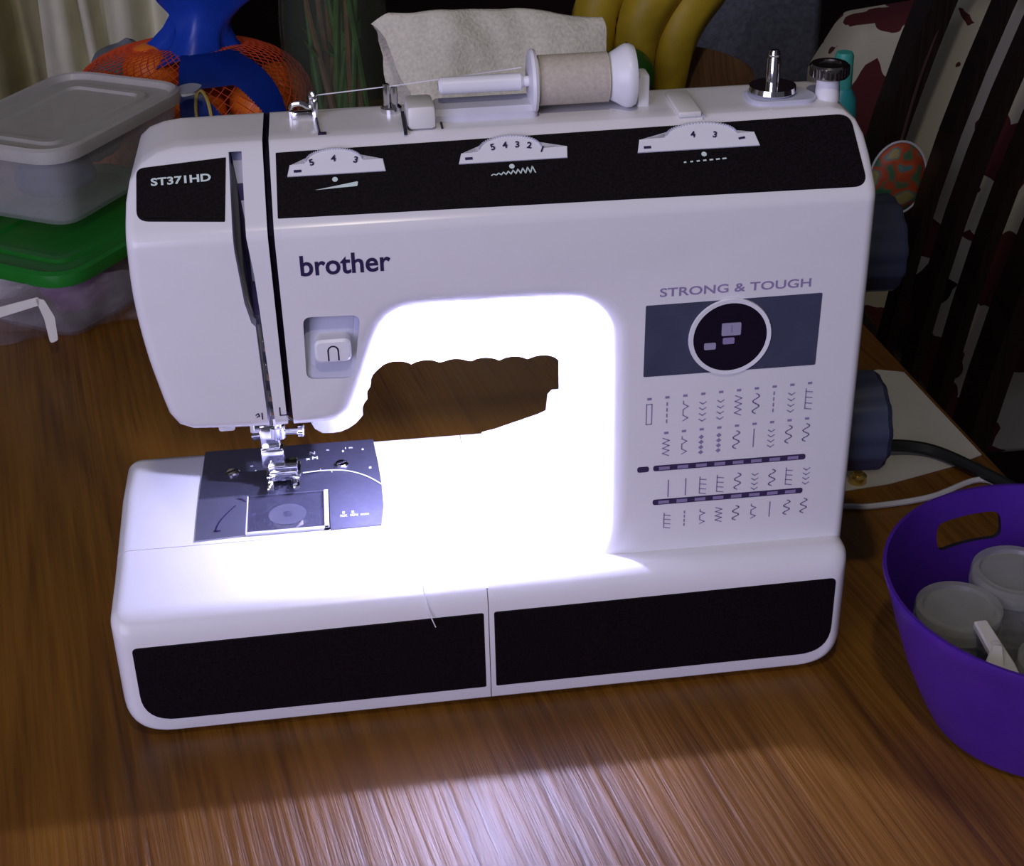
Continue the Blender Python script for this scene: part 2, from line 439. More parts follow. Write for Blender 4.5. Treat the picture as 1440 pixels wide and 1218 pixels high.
# --- base: lofted along y, then split into compartment, free arm and base
BW, BZ0, BZ1, BYB = .385, .0025, .0767, .1624
bo = []
bo += rpoly([(0.0, BZ0), (BW, BZ0), (BW, BZ1), (0, BZ1)], [.020, .020, .008, .008], 8)
def base_bm():
    bm = NB(); rings = []
    def ring(y, k, kb=1.):
        ix, ib, it = .0085*k, .0030*k, .0145*k*kb
        rings.append([bm.verts.new((ix+(x/BW)*(BW-2*ix), y, BZ0+ib+(z-BZ0)/(BZ1-BZ0)*(BZ1-BZ0-ib-it))) for x, z in bo])
    for a in (0, 15, 30, 45, 60, 75, 90):
        A = math.radians(a); ring(.0125*(1-math.cos(A)), 1-math.sin(A))
    for y in (.04, .08, .12): ring(y, 0)
    for a in (90, 60, 30, 0):
        A = math.radians(a); ring(BYB-.009+.009*math.cos(A), (1-math.sin(A))*.9, .5)
    n = len(bo)
    for A, B in zip(rings, rings[1:]):
        for i in range(n): bm.faces.new((A[i], A[(i+1) % n], B[(i+1) % n], B[i]))
    bm.faces.new(rings[0][::-1]); bm.faces.new(rings[-1])
    for v in bm.verts:
        v.co.y += .016*(v.co.x-.19)*max(0, 1-v.co.y/.05)
        v.co.x -= .004*max(0, min(1, (v.co.y-.02)/.1))*max(0, 1-v.co.x/.1)
    return bm
def clip(bm, planes):
    for co, no in planes:
        g = bm.verts[:]+bm.edges[:]+bm.faces[:]
        r = bmesh.ops.bisect_plane(bm, geom=g, plane_co=co, plane_no=no, clear_outer=True, dist=1e-7)
        es = [e for e in r['geom_cut'] if isinstance(e, bmesh.types.BMEdge) and e.is_boundary]
        bmesh.ops.contextual_create(bm, geom=es)
    return bm
XS = .1918; YS = .0612
o = obj('base', clip(base_bm(), [((XS+.00025, 0, 0), (-1, 0, 0))]), WHITE, mach)
o['label'] = 'white lower base under the pillar'
acc = obj('accessory_compartment', clip(base_bm(), [((XS-.00025, 0, 0), (1, 0, 0)), ((0, YS-.00025, 0), (0, 1, 0))]), WHITE, mach)
arm = obj('free_arm', clip(base_bm(), [((XS-.00025, 0, 0), (1, 0, 0)), ((0, YS+.00025, 0), (0, -1, 0))]), WHITE, mach)
bm = NB(); box(bm, (.0905, .0865, .0767), (.0452, .0405, .030)); boolean(arm, [obj('c', bm, DARK)])
bm = NB(); box(bm, (XS, .078, .0405), (.0012, .148, .066)); obj('seam_light_blocker', bm, RECESS, mach)  # unseen slab added inside the seam to stop lamp light leaking through
bm = NB(); box(bm, (.095, YS, .0405), (.185, .0012, .066)); obj('seam_light_blocker', bm, RECESS, mach)  # same added light blocker, along the compartment seam
for x in (.03, .355):
    for y in (.025, .14):
        bm = NB(); cyl(bm, (x, y, 0), (x, y, .008), .009, .008, 16); obj('rubber_foot', bm, RUBBER, mach)
# low rear ridge that rises to the pillar behind the opening
bm = NB()
bm.free()
for fy, poly in zip((.1575, .1581), ([(.205, .070), (.262, .070), (.262, .0905), (.2435, .0885), (.2390, .0865), (.2130, .0786), (.205, .0770)], [(.2420, .072), (.262, .072), (.262, .1020), (.2475, .1020), (.2450, .0992)])):
    bm = NB(); prism(bm, poly, Matrix(((1, 0, 0, 0), (0, 0, -1, fy), (0, 1, 0, 0), (0, 0, 0, 1))), .030, 0); obj('rear_fillet', bm, WHITE, mach)

# --- black inlays
def skew_front(bm):
    for v in bm.verts: v.co.y += .016*(v.co.x-.19)
    return bm
FB = Matrix(((1, 0, 0, 0), (0, 0, -1, 0), (0, 1, 0, 0), (0, 0, 0, 1)))
bm = NB(); prism(bm, rpoly([(.0102, .0122), (.1893, .0122), (.1893, .0608), (.0102, .0598)], [.0175, .001, .0015, .003], 8), FB, .0008, -.0003, bev=.0004)
obj('front_inlay', skew_front(bm), BLACK, mach)
bm = NB(); prism(bm, rpoly([(.1946, .0122), (.3772, .0122), (.3772, .0612), (.1946, .0608)], [.001, .0175, .0035, .0015], 8), FB, .0008, -.0003, bev=.0004)
obj('front_inlay', skew_front(bm), BLACK, mach)
def sl(z): return (z-ZF)*ln
top_in = NB(); prism(top_in, rpoly([(.1036, sl(.2745)), (.3808, sl(.2727)), (.3793, sl(.2979)), (.1044, sl(.2963))], [.0006, .007, .007, .0006], 8), ST, .0010, -.0004, bev=.0004)
topi = obj('dial_panel', top_in, BLACK, mach); topi['label'] = 'long black dial panel'
bm = NB(); prism(bm, rpoly([(.0400, sl(.2765)), (.0797, sl(.2746)), (.0815, sl(.2958)), (.0405, sl(.2938))], [.006, .0005, .0005, .004], 6), ST, .0010, -.0004, bev=.0004)
namep = obj('name_panel', bm, BLACK, mach)
bm = NB(); text_bm(bm, 'ST371HD', ST @ Matrix.Translation((.0607, sl(.2888), .0008)) @ Matrix.Rotation(.03, 4, 'Z'), .0038, .03, 1.25); obj('model_lettering', bm, PALE, namep)

# --- dials in the long panel
digits = [['5', '4', '3'], ['5', '4', '3', '2', '1'], ['4', '3']]
offs = [[-.0102, 0, .0102], [-.0080, -.0022, .0036, .0092, .0150], [0, .0105]]
dz = [(.1092, .1546, .1538, .1106, .2877, .2922), (.1888, .2400, .2406, .1904, .2884, .2926), (.2735, .3324, .3308, .2752, .2885, .2936)]
for k, (xa, xb, xc, xd, za, zb) in enumerate(dz):
    s0, s1 = sl(za), sl(zb); cx = (xa+xb)/2-(.001 if k < 2 else -.002); w2 = (xb-xa)/2
    hgt = sl([.2962, .2970, .2975][k])
    arc = [(cx+w2*.60*math.cos(a), s1-.0008+(hgt-s1+.0008)*math.sin(a)) for a in [pi*j/14 for j in range(15)]]
    poly = [(xa, s0), (xb, s0), (xc, s1-.0006)]+arc+[(xd, s1-.0012)]
    bm = NB(); prism(bm, poly, ST, .0010, .0006, bev=.0003); do = obj('dial_window', bm, DIALW, mach)
    # ribbed rim of the wheel
    bm = NB()
    for j in range(31):
        a = pi*(.06+.88*j/30); q = ST @ Vector((cx+w2*.58*math.cos(a), s1-.001+(hgt-s1+.0006)*math.sin(a), .0017))
        box(bm, q, (.0006, .0010, .0010))
    obj('dial_rim', bm, RECESS, do)
    bm = NB()
    for dgt, ox in zip(digits[k], offs[k]):
        hh = math.sqrt(max(0, 1-(ox/(w2*.62))**2))
        text_bm(bm, dgt, ST @ Matrix.Translation((cx+ox-(.0 if k != 2 else .004), s0+.0030+(hgt-s1)*.72*hh, .0018)) @ Matrix.Rotation(-ox*26, 4, 'Z'), .0032, .03)
    strip(bm, [(xa+.0035, s0+.0022), (xa+.0062, s0+.0022)], .0014, ST, .0018)
    if k == 2: strip(bm, [(xb-.0095, s0+.0040), (xb-.0070, s0+.0044)], .0012, ST, .0018)
    obj('dial_digits', bm, NAVY, do)
    bm = NB(); dot(bm, cx, s0-.0028, .0013, ST, t=.0009)
    if k == 0:
        bm.faces.new([bm.verts.new(ST @ Vector((x, y, .0009))) for x, y in [(cx-.0095, s0-.0078), (cx+.010, s0-.0070), (cx+.0105, s0-.0048), (cx+.010, s0-.0046)]])
    if k == 1:
        pts = [(cx-.010+.00115*j, s0-.0068+.0009*(j/9)+(.00022+.0016*j/18)*(1 if j % 2 else -1)) for j in range(19)]
        strip(bm, pts, .00055, ST, .0009)
    if k == 2:
        for j in range(7):
            x = cx-.010+.0031*j; strip(bm, [(x, s0-.0066+.00012*j), (x+.0007+.00014*j, s0-.0065+.00012*j)], .0008, ST, .0009)
    obj('dial_mark', bm, PALE, topi)

# --- front lettering
bm = NB(); text_bm(bm, 'brother', FR @ Matrix.Translation((.1322, .2522, 0)), .0100, .018, .93); obj('brand_lettering', bm, NAVY, mach)
bm = NB(); text_bm(bm, 'STRONG & TOUGH', FR @ Matrix.Translation((.3186, .2262, 0)), .0044, .012, 1.36); obj('slogan_lettering', bm, LILAC, mach)
# grey box with the stitch window
bm = NB(); prism(bm, rpoly([(.2742, .1812), (.3612, .1810), (.3618, .2204), (.2746, .2200)], .0008), FR, .0006, -.0003); bo_ = obj('window_band', bm, GREYP, mach)
cxw, czw = .3168, .2002
bm = NB(); M = FR @ Matrix.Translation((cxw, czw, 0)); lathe(bm, [(.0184, .0002), (.0184, .0010), (.0205, .0012), (.0208, .0002)], M, 48); obj('window_ring', bm, DIALW, bo_)
bm = NB(); lathe(bm, [(0, .0008), (.0185, .0008), (.0185, .0002), (0, .0002)], M, 48); wd = obj('stitch_window', bm, mat('window_dark', (.010, .006, .016), .45, spec=.15), bo_)
bm = NB(); prism(bm, rpoly(rect(-.0048, .0012, .0052, .0080), .001), M, .0004, .0008); obj('stitch_number', bm, mat('window_number', (.30, .29, .40), .5), wd) if False else bm.free()
NUMP = mat('window_number', (.33, .31, .44), .5)
for i, rc in enumerate([rect(-.0044, .0010, .0052, .0078), rect(-.0036, -.0036, .0022, -.0002), rect(-.0128, -.0060, -.0070, -.0024)]):
    bm = NB(); prism(bm, rpoly(rc, .0008), M, .0004, .0008); tile = tag(bpy.data.objects[obj('stitch_number', bm, NUMP if i != 1 else LILAC, mach).name], None)
    if i == 0:
        bm = NB(); text_bm(bm, '1', M @ Matrix.Translation((.0004, .0044, .0012)), .0040); obj('stitch_digit', bm, LILAC, tile)

# --- stitch chart: four rows of little stitch pictures and two checked bars
bm = NB()
rnd = random.Random(5)
def stitch(x, z, kind, h):
    n = 7; zs = [z-h*i/n for i in range(n+1)]; a = .0017
    if kind == 0: strip(bm, [(x, z), (x, z-h)], .0006, FR)
    elif kind == 1:
        for i in range(0, n, 2): strip(bm, [(x, zs[i]), (x, zs[i+1])], .0007, FR)
    elif kind == 2: strip(bm, [(x+(a if i % 2 else -a), q) for i, q in enumerate(zs)], .0005, FR)
    elif kind == 3: strip(bm, [(x+(a if i % 4 == 2 else -a*.5), q) for i, q in enumerate(zs)], .0005, FR)
    elif kind == 4:
        strip(bm, [(x-a, z), (x-a, z-h)], .0005, FR)
        for q in zs[1::2]: strip(bm, [(x-a, q), (x+a, q-.0006)], .0005, FR)
    elif kind == 5:
        for q in zs[1::2]: strip(bm, [(x-a, q), (x, q-.0012), (x+a, q)], .0005, FR)
    elif kind == 6:
        for q in zs[1::2]: bm.faces.new([bm.verts.new(FR @ Vector((x+dx, q+dy, .00025))) for dx, dy in ((-a*.8, 0), (0, -.0013), (a*.8, 0), (0, .0013))])
    elif kind == 7: strip(bm, [(x+a*math.sin(i*.9), z-h*i/14) for i in range(15)], .0006, FR)
    elif kind == 8: strip(bm, [(x-a*.8, z), (x+a*.8, z), (x+a*.8, z-h), (x-a*.8, z-h), (x-a*.8, z)], .0005, FR)
cols = [.2775+.0091*i for i in range(10)]
kinds = [[8, 1, 3, 5, 5, 2, 7, 1, 5, 4], [None, 2, 3, 6, 6, 7, 0, 5, 7, 7], [None, 0, 0, 4, 4, 7, 5, 7, 4, 5], [None, 4, 1, 3, 2, 7, 3, 0, 7, 7]]
rows = [(.1655, .0115), (.1450, .0105), (.1205, .0100), (.1005, .0090)]
for rI, (z, h) in enumerate(rows):
    for c, x in enumerate(cols):
        kd = kinds[rI][c]
        if kd is None: continue
        zz = z-(.0008 if rI > 1 else 0)+.00025*c
        stitch(x+(.002 if rI > 1 else 0), zz, kd, h)
        if rI < 2:
            strip(bm, [(x-.0007, zz+.0030), (x+.0007, zz+.0030)], .0013, FR)
obj('stitch_chart', bm, LILAC, mach)
bars = NB(); marks = NB()
for z, x0, x1 in ((.1276, .2820, .3590), (.1070, .2822, .3590)):
    prism(bars, rpoly(rect(x0-.0015, z-.0016, x1+.0012, z+.0016), .0014), FR, .0003, 0)
    for i in range(8):
        x = x0+.0020+(x1-x0)*i/8.; strip(marks, [(x, z), (x+.0045, z)], .0019, FR, .0005)
prism(bars, rpoly(rect(.2722, .1259, .2782, .1291), .0014), FR, .0003, 0)
bo2 = obj('chart_bar', bars, mat('bar_print', (.045, .030, .085), .6, spec=.2), mach); obj('bar_numbers', marks, LILAC, bo2)

# --- needle plate and bobbin area
ZB = .0767
PL = Matrix.Translation((0, 0, ZB))
poly = [(.0402, .1066), (.0684, .1066), (.0684, .1052), (.1130, .1052), (.1130, .0648), (.1408, .0655), (.1428, .085), (.1428, .110), (.1420, .130), (.1400, .1585), (.0412, .1590)]
bm = NB(); prism(bm, poly, PL, .0008, 0, bev=.0003); plate = obj('needle_plate', bm, STEEL, mach)
bm = NB(); prism(bm, [(.0402, .0640), (.0672, .0658), (.0672, .1060), (.0402, .1060)], PL, .0007, 0, bev=.0002); obj('bobbin_side_plate', bm, mat('bobbin_plate_satin', (.26, .26, .36), .4, .75), mach)
bm = NB(); prism(bm, rpoly([(.0680, .0655), (.1124, .0655), (.1124, .1046), (.0680, .1046)], .001), PL, .0012, -.0004, bev=.0003); cov = obj('bobbin_cover', bm, mat('bobbin_cover_film', (.30, .30, .45), .08, alpha=.10), mach)
bm = NB()
for rc in (rect(.0680, .0655, .1124, .0676), rect(.1098, .0655, .1124, .1046)): prism(bm, rc, PL, .0020, -.0002, bev=.0003)
obj('cover_lip', bm, RECESS, cov)
bm = NB(); box(bm, (.0905, .0865, ZB-.0125), (.045, .040, .002)); obj('pocket_floor', bm, mat('pocket_lilac', (.055, .055, .11), .5), mach)
for a0, a1 in ((.35, 1.15), (2.0, 2.9), (3.3, 6.0)):
    bm = NB(); lathe(bm, [(.0185, -.0115), (.0185, -.0035), (.0135, -.0030), (.0128, -.0110)], Matrix.Translation((.0895, .0880, ZB)), 20, a0, a1); bmesh.ops.solidify(bm, geom=bm.faces[:], thickness=.0008); obj('bobbin_case', bm, mat('case_black', (.002, .002, .004), .5, spec=.1), mach)
bob = thing('bobbin', 'grey bobbin seated under the clear cover of the machine bed', 'bobbin', (.0895, .0880, ZB-.0115))
bm = NB(); lathe(bm, [(.003, 0), (.0104, 0), (.0104, .0008), (.0045, .001), (.0045, .0085), (.0104, .0088), (.0104, .0096), (.003, .0096), (.003, 0)], None, 32); obj('bobbin_core', bm, mat('bobbin_grey', (.14, .14, .17), .25, .7), bob, world=False)
bm = NB(); lathe(bm, [(.0046, .0012), (.0082, .0012), (.0082, .0082), (.0046, .0082)], None, 28); obj('bobbin_thread', bm, THREADM, bob, world=False)
bm = NB(); strip(bm, [(.0510+.010*(t/10)**1.7, .0720+.024*(t/10)) for t in range(11)], .0008, PL, .0011); strip(bm, [(.0505, .0722), (.0535, .0718)], .0012, PL, .0011); strip(bm, [(.0620+.0045*t/6, .1035-.0045*(t/6)**2) for t in range(7)], .0006, PL, .0011)
obj('hook_print', bm, NAVY, plate)
# screws
for x, y in ((.0584, .1319), (.1207, .1319)):
    bm = NB(); lathe(bm, [(.0042, 0), (.0042, .0009), (.0033, .0016), (0, .0017)], Matrix.Translation((x, y, ZB+.0006)), 20); sc_ = obj('plate_screw', bm, CHROME, plate)
    bm = NB(); box(bm, (x, y, ZB+.0023), (.0064, .0011, .0004), rot=Matrix.Rotation(.5, 3, 'Z')); obj('screw_slot', bm, DARK, sc_)
# feed slots and printed measures
bm = NB()
for dx in (-.0045, .0045, .0): box(bm, (.0880+dx, .1165+(.004 if dx == 0 else 0), ZB+.0009), (.0024, .013, .0003))
obj('feed_slot', bm, DARK, plate)
bm = NB()
for k in range(3):
    for j in range(3): box(bm, (.0835+.0045*k, .1125+.0035*j, ZB+.0013), (.0016, .0018, .0009))
obj('feed_dog', bm, CHROME, plate)
bm = NB(); P2 = Matrix.Translation((0, 0, ZB+.0008))
for i, (x, y, s) in enumerate([(.1040, .1470, 'N'), (.1015, .1410, 'x'), (.1055, .1412, 'M'), (.1130, .1490, '='), (.1235, .1498, 'I'), (.1265, .1500, 'm'), (.1335, .1470, '6'), (.1220, .1465, '5'), (.1370, .1255, '8'), (.1085, .1280, 'i'), (.1150, .1245, 'T'), (.1205, .0800, 'E'), (.1255, .0800, 'E'), (.1205, .0768, 'KK'), (.1262, .0768, 'KN'), (.1320, .0770, 'mm'), (.0690, .1375, '='), (.0715, .1320, '+')]):
    text_bm(bm, s, P2 @ Matrix.Translation((x, y, 0)), .0034 if i < 3 else .0021, .02)
tag(obj('plate_print', bm, DIALW, plate), None, kind='stuff')
bm = NB()
tube(bm, smooth([(.0985, .1225, ZB+.003), (.1100, .1255, ZB+.0016), (.1225, .1240, ZB+.0014), (.1335, .1170, ZB+.0014), (.1425, .1060, ZB+.0014), (.150, .094, ZB+.0008)], 6), .00035, 5)
obj('thread_tail', bm, DIALW, mach)

# --- needle bar, presser foot
FX, FY = .0880, .1190
bm = NB(); cyl(bm, (FX-.001, FY+.004, .108), (FX-.001, FY+.004, .172), .0030, n=16); cyl(bm, (FX-.001, FY+.004, .104), (FX-.001, FY+.004, .112), .0046, n=16, bev=.0006)
nbr = obj('needle_bar', bm, CHROME, mach)
bm = NB(); cyl(bm, (FX+.003, FY+.004, .1075), (FX+.013, FY+.003, .1075), .0019, n=14); cyl(bm, (FX+.010, FY+.0035, .1075), (FX+.014, FY+.003, .1075), .0036, n=16, bev=.0006); obj('clamp_screw', bm, CHROME, nbr)
bm = NB(); cyl(bm, (FX-.001, FY+.004, .0800), (FX-.001, FY+.004, .106), .0003, .0008, 10); obj('needle', bm, CHROME, nbr)
bm = NB(); cyl(bm, (FX-.006, FY+.012, .095), (FX-.006, FY+.012, .172), .0035, n=16); pb = obj('presser_bar', bm, CHROME, mach)
bm = NB(); box(bm, (FX-.006, FY+.009, .103), (.0105, .014, .020), .0012); box(bm, (FX-.005, FY+.002, .0935), (.013, .008, .012), .001); obj('foot_holder', bm, CHROME, pb)
bm = NB(); cyl(bm, (FX-.016, FY+.009, .105), (FX-.009, FY+.009, .105), .0042, n=16, bev=.0006); obj('holder_screw', bm, CHROME, pb)
bm = NB()
box(bm, (FX, FY+.001, .0865), (.0165, .010, .0055), .0008); box(bm, (FX, FY+.003, .0825), (.0195, .016, .0022), .0006)
for s in (-1, 1): box(bm, (FX+s*.0072, FY-.0095, .0812), (.0038, .014, .0020), .0006, Matrix.Rotation(-.13, 3, 'X'))
box(bm, (FX, FY-.0035, .0835), (.0150, .0050, .0050), .0008); obj('presser_foot', bm, CHROME, pb)
bm = NB(); tube(bm, smooth([(FX+.002, FY+.006, .118), (FX+.010, FY+.004, .113), (FX+.016, FY+.002, .1165), (FX+.019, FY+.001, .1205)], 5), .0007, 6); obj('thread_guide_hook', bm, CHROME, nbr)

# --- LED lamp under the arm (real lamp of the machine)
LX, LY, LZ = .190, .0880, .1720
bm = NB(); lathe(bm, [(0, .055), (.012, .055), (.0105, .006), (.009, .003), (.0075, .010), (0, .010)], Matrix.Translation((LX, LY, LZ+.004)), 20); lh = obj('lamp_socket', bm, WHITE, mach)
bm = NB(); lathe(bm, [(0, -.001), (.003, -.0004), (.0042, .0012), (.0045, .003), (0, .003)], Matrix.Translation((LX, LY, LZ+.006)), 20); obj('lamp_lens', bm, mat('led_lens', (.8, .85, 1), .3, emit=((.72, .78, 1), 60)), lh)
led = lamp('machine_led', 'POINT', (LX, LY, LZ), 3.0, (.57, .57, 1), .0045)

# --- top fittings
ZT = .3005
bm = NB(); box(bm, (.1735, .0735, ZT+.0045), (.0135, .030, .011), .002, Matrix.Rotation(-.12, 3, 'X')); obj('thread_guide_block', bm, IVORY, mach)
bm = NB(); box(bm, (.1655, .0690, ZT+.001), (.0016, .026, .003)); box(bm, (.1830, .064, ZT), (.0010, .008, .0016)); obj('guide_slot', bm, DARK, mach)
bm = NB(); cyl(bm, (.1605, .0900, ZT-.001), (.1605, .0900, ZT+.003), .0052, n=18, bev=.0008); cyl(bm, (.1585, .0900, ZT+.002), (.1585, .0900, ZT+.014), .0017, n=10, bev=.0005); cyl(bm, (.1622, .0900, ZT+.002), (.1622, .0900, ZT+.0125), .0017, n=10, bev=.0005); obj('thread_guide_post', bm, CHROME, mach)
bm = NB(); tube(bm, smooth([(.112, .088, ZT-.001), (.1125, .088, ZT+.006), (.117, .087, ZT+.0075), (.1215, .087, ZT+.0055), (.1225, .087, ZT+.012), (.1240, .086, ZT+.010), (.1235, .085, ZT-.001)], 5), .0013, 8); box(bm, (.1175, .087, ZT+.0015), (.010, .004, .004), .0006); obj('thread_hook', bm, CHROME, mach)
bm = NB(); tube(bm, [(.1240, .083, ZT+.001), (.1248, .070, ZT+.0006), (.1255, .062, ZT+.0004)], .0007, 6); box(bm, (.1265, .0625, ZT+.0003), (.004, .0020, .0012)); obj('tension_slot', bm, DARKMET, mach)
# spool pin and its seat
SY, SZ = .0775, ZT+.0152
bm = NB(); prism(bm, rpoly(rect(.1790, .0680, .2300, .0900), .004), Matrix.Translation((0, 0, ZT-.001)), .0070, 0, bev=.0025); obj('spool_seat', bm, mat('pale_lilac_plastic', (.60, .60, .68), .3), mach)
bm = NB(); cyl(bm, (.1830, SY, SZ), (.2810, SY, SZ), .0026, n=14, bev=.001); cyl(bm, (.1830, SY, SZ), (.2240, SY, SZ), .0042, n=16, bev=.0015); box(bm, (.2825, SY+.004, ZT+.007), (.006, .012, .017), .0015); obj('spool_pin', bm, DIALW, mach)
spool = thing('thread_spool', 'white spool of beige thread lying on the machine top', 'thread spool', (.2525, SY, SZ-.0165))
MX = Matrix.Translation((.2265, SY, SZ)) @ Matrix.Rotation(pi/2, 4, 'Y')
bm = NB(); lathe(bm, [(.0030, 0), (.0125, 0), (.0146, .0006), (.0152, .0020), (.0146, .0034), (.0105, .0040), (.0100, .0385), (.0112, .0395), (.0128, .0425), (.0142, .0448), (.0152, .0470), (.0152, .0490), (.0142, .0510), (.0100, .0520), (.0030, .0520), (.0030, 0)], MX, 40); obj('spool_core', bm, DIALW, spool)
bm = NB()
prof = [(.0101, .0046)]
for j in range(48): prof.append((.0118+(.00022 if j % 2 else 0), .0046+j*.00071))
prof.append((.0101, .0384)); lathe(bm, prof, MX, 40); obj('wound_thread', bm, THREADM, spool)
# handle joint seam, bobbin winder and stop
bm = NB(); box(bm, (.3015, .0735, ZT+.0010), (.0110, .034, .0028), .0008); obj('handle_joint', bm, IVORY, mach)
bm = NB(); box(bm, (.3077, .0700, ZT+.0002), (.0007, .03, .0012)); obj('handle_seam', bm, RECESS, mach)
bm = NB(); prism(bm, rpoly([(.3330, .0640), (.3640, .0640), (.3690, .0740), (.3620, .0890), (.3340, .0890)], .010), Matrix.Translation((0, 0, ZT-.002)), .0042, 0, bev=.001); obj('winder_seat', bm, RECESS, mach)
bm = NB(); lathe(bm, [(0, .004), (.0115, .004), (.0120, .0015), (.0105, 0), (0, 0)][::-1], Matrix.Translation((.3470, .0780, ZT+.0022)), 32); wdo = obj('winder_disc', bm, CHROME, mach)
bm = NB(); lathe(bm, [(0, 0), (.0034, 0), (.0032, .013), (.0026, .0145), (.0030, .0155), (.0022, .0175), (0, .018)], Matrix.Translation((.3470, .0780, ZT+.006)), 18); obj('winder_shaft', bm, CHROME, wdo)
bm = NB(); cyl(bm, (.3735, .0735, ZT-.002), (.3735, .0735, ZT+.0110), .0062, .0055, 20, .0006); wst = obj('winder_stop', bm, WHITE, mach)
bm = NB()
prof2 = [(0, 0), (.0092, 0), (.0096, .0006), (.0096, .0055), (.0088, .0064), (.0058, .0066), (.0054, .0058), (0, .0056)]
lathe(bm, prof2, Matrix.Translation((.3735, .0735, ZT+.0105)), 40)
for k in range(28):
    a = 2*pi*k/28; box(bm, (.3735+.0097*math.cos(a), .0735+.0097*math.sin(a), ZT+.0137), (.0007, .0009, .0044), rot=Matrix.Rotation(a, 3, 'Z'))
obj('stop_cap', bm, mat('dark_chrome', (.35, .33, .32), .18, 1.), wst)
# thread from spool to the guides
bm = NB(); tube(bm, [(.224, .084, ZT+.020), (.1622, .0905, ZT+.0125), (.1225, .087, ZT+.011)], .0003, 5); obj('upper_thread', bm, DIALW, mach)
bm = NB(); tube(bm, smooth([(.1590, .0060, .0775), (.1600, .0000, .0700), (.1615, -.0020, .0640), (.1640, -.0035, .0570)], 5), .0003, 5); obj('loose_thread', bm, DIALW, acc)

# --- handwheel and selector dial on the right side
def knurl(name, y, z, r, x0, x1, n):
    bm = NB(); k = 48; rings = []
    for xx, f in ((x0, .80), (x0+.0015, .96), (x1-.003, 1.), (x1, .92)):
        rings.append([bm.verts.new((xx, y+(r*f+(.0012 if f > .9 and (i*n//k) % 2 else 0))*math.cos(2*pi*i/k), z+(r*f+(.0012 if f > .9 and (i*n//k) % 2 else 0))*math.sin(2*pi*i/k))) for i in range(k)])
    for A, B in zip(rings, rings[1:]):
        for i in range(k): bm.faces.new((A[i], A[(i+1) % k], B[(i+1) % k], B[i]))
    bm.faces.new(rings[0]); bm.faces.new(rings[-1][::-1])
    return obj(name, bm, SLATE, mach)
knurl('handwheel', .090, .2130, .025, .386, .4215, 24)
bm = NB(); cyl(bm, (.380, .090, .213), (.39, .090, .213), .016, n=24); obj('wheel_hub', bm, WHITE, mach)
knurl('pattern_selector', .062, .1215, .0265, .386, .4130, 24)
bm = NB(); cyl(bm, (.380, .062, .1215), (.39, .062, .1215), .018, n=24); obj('selector_hub', bm, WHITE, mach)

# ------------------------------------------------------------------ things on the table, right side
# purple tub
TC = Vector((.476, -.047))
tub = thing('plastic_tub', 'purple plastic tub with handle slots at the table corner', 'tub', (TC.x, TC.y, 0))
bm = NB()
lathe(bm, [(0, .0), (.051, .0), (.0575, .003), (.0635, .015), (.0720, .035), (.0795, .058), (.0850, .077), (.0880, .0850), (.0878, .0866), (.0860, .0866), (.0828, .0775), (.0770, .058), (.0695, .036), (.0612, .017), (.054, .006), (0, .005)], None, 72)
tb = obj('tub_wall', bm, PURPLE, tub, world=False)
cs = []
for ang in (103, -77):
    a = math.radians(ang); bm = NB()
    Mx = Matrix.Rotation(a, 4, 'Z') @ Matrix(((0, 0, 1, .06), (1, 0, 0, 0), (0, 1, 0, 0), (0, 0, 0, 1)))
    prism(bm, rpoly(rect(-.0205, .0585, .0205, .0735), .006), Mx, .06, 0)
    bmesh.ops.translate(bm, verts=bm.verts, vec=(TC.x, TC.y, 0)); cs.append(obj('c', bm, DARK))
boolean(tb, cs)
FROST = mat('frosted_plastic', (.42, .42, .38), .22, alpha=.38, var=.08, scale=90)
CUPB = mat('cup_plastic', (.45, .46, .44), .16, alpha=.30, var=.08, scale=90)
for i, (x, y, z, r, h, tl, lb) in enumerate([
        (-.0490, .0060, .0260, .0215, .038, (.0, .0), 'clear round plastic pot at the left inside the purple tub'),
        (-.0100, .0285, .0065, .0225, .060, (.0, .0), 'clear round plastic pot under the handle slot of the purple tub'),
        (.0340, -.0060, .0065, .0225, .052, (.0, .0), 'clear round plastic pot on the right inside the purple tub'),
        (-.0110, -.0340, .0120, .0210, .044, (.0, .0), 'low clear plastic pot near the front inside the purple tub')]):
    c = thing('plastic_pot', lb, 'pot', (TC.x+x, TC.y+y, z), 0, 'clear pots in the purple tub')
    c.rotation_euler = (tl[0], tl[1], 0)
    bm = NB(); lathe(bm, [(0, 0), (r*.76, 0), (r*.80, .002), (r*.97, h*.9), (r*.97, h), (r*.92, h), (r*.75, .003), (0, .002)], None, 32); obj('pot_body', bm, CUPB, c, world=False)
    bm = NB(); lathe(bm, [(0, h+.0035), (r*.80, h+.0035), (r*.84, h+.0055), (r*1.0, h+.0055), (r*1.03, h+.003), (r*1.03, h-.004), (r*.99, h-.004), (r*.99, h+.001), (0, h+.001)], None, 32); obj('lid', bm, FROST, c, world=False)
    bm = NB(); lathe(bm, [(0, .004), (r*.72, .004), (r*.76, h*.45), (0, h*.5)], None, 20); obj('contents', bm, mat('grey_contents', (.20, .20, .17), .8, var=.5, scale=200), c, world=False)
CLIPM = mat('ivory_clip', (.62, .60, .55), .4)
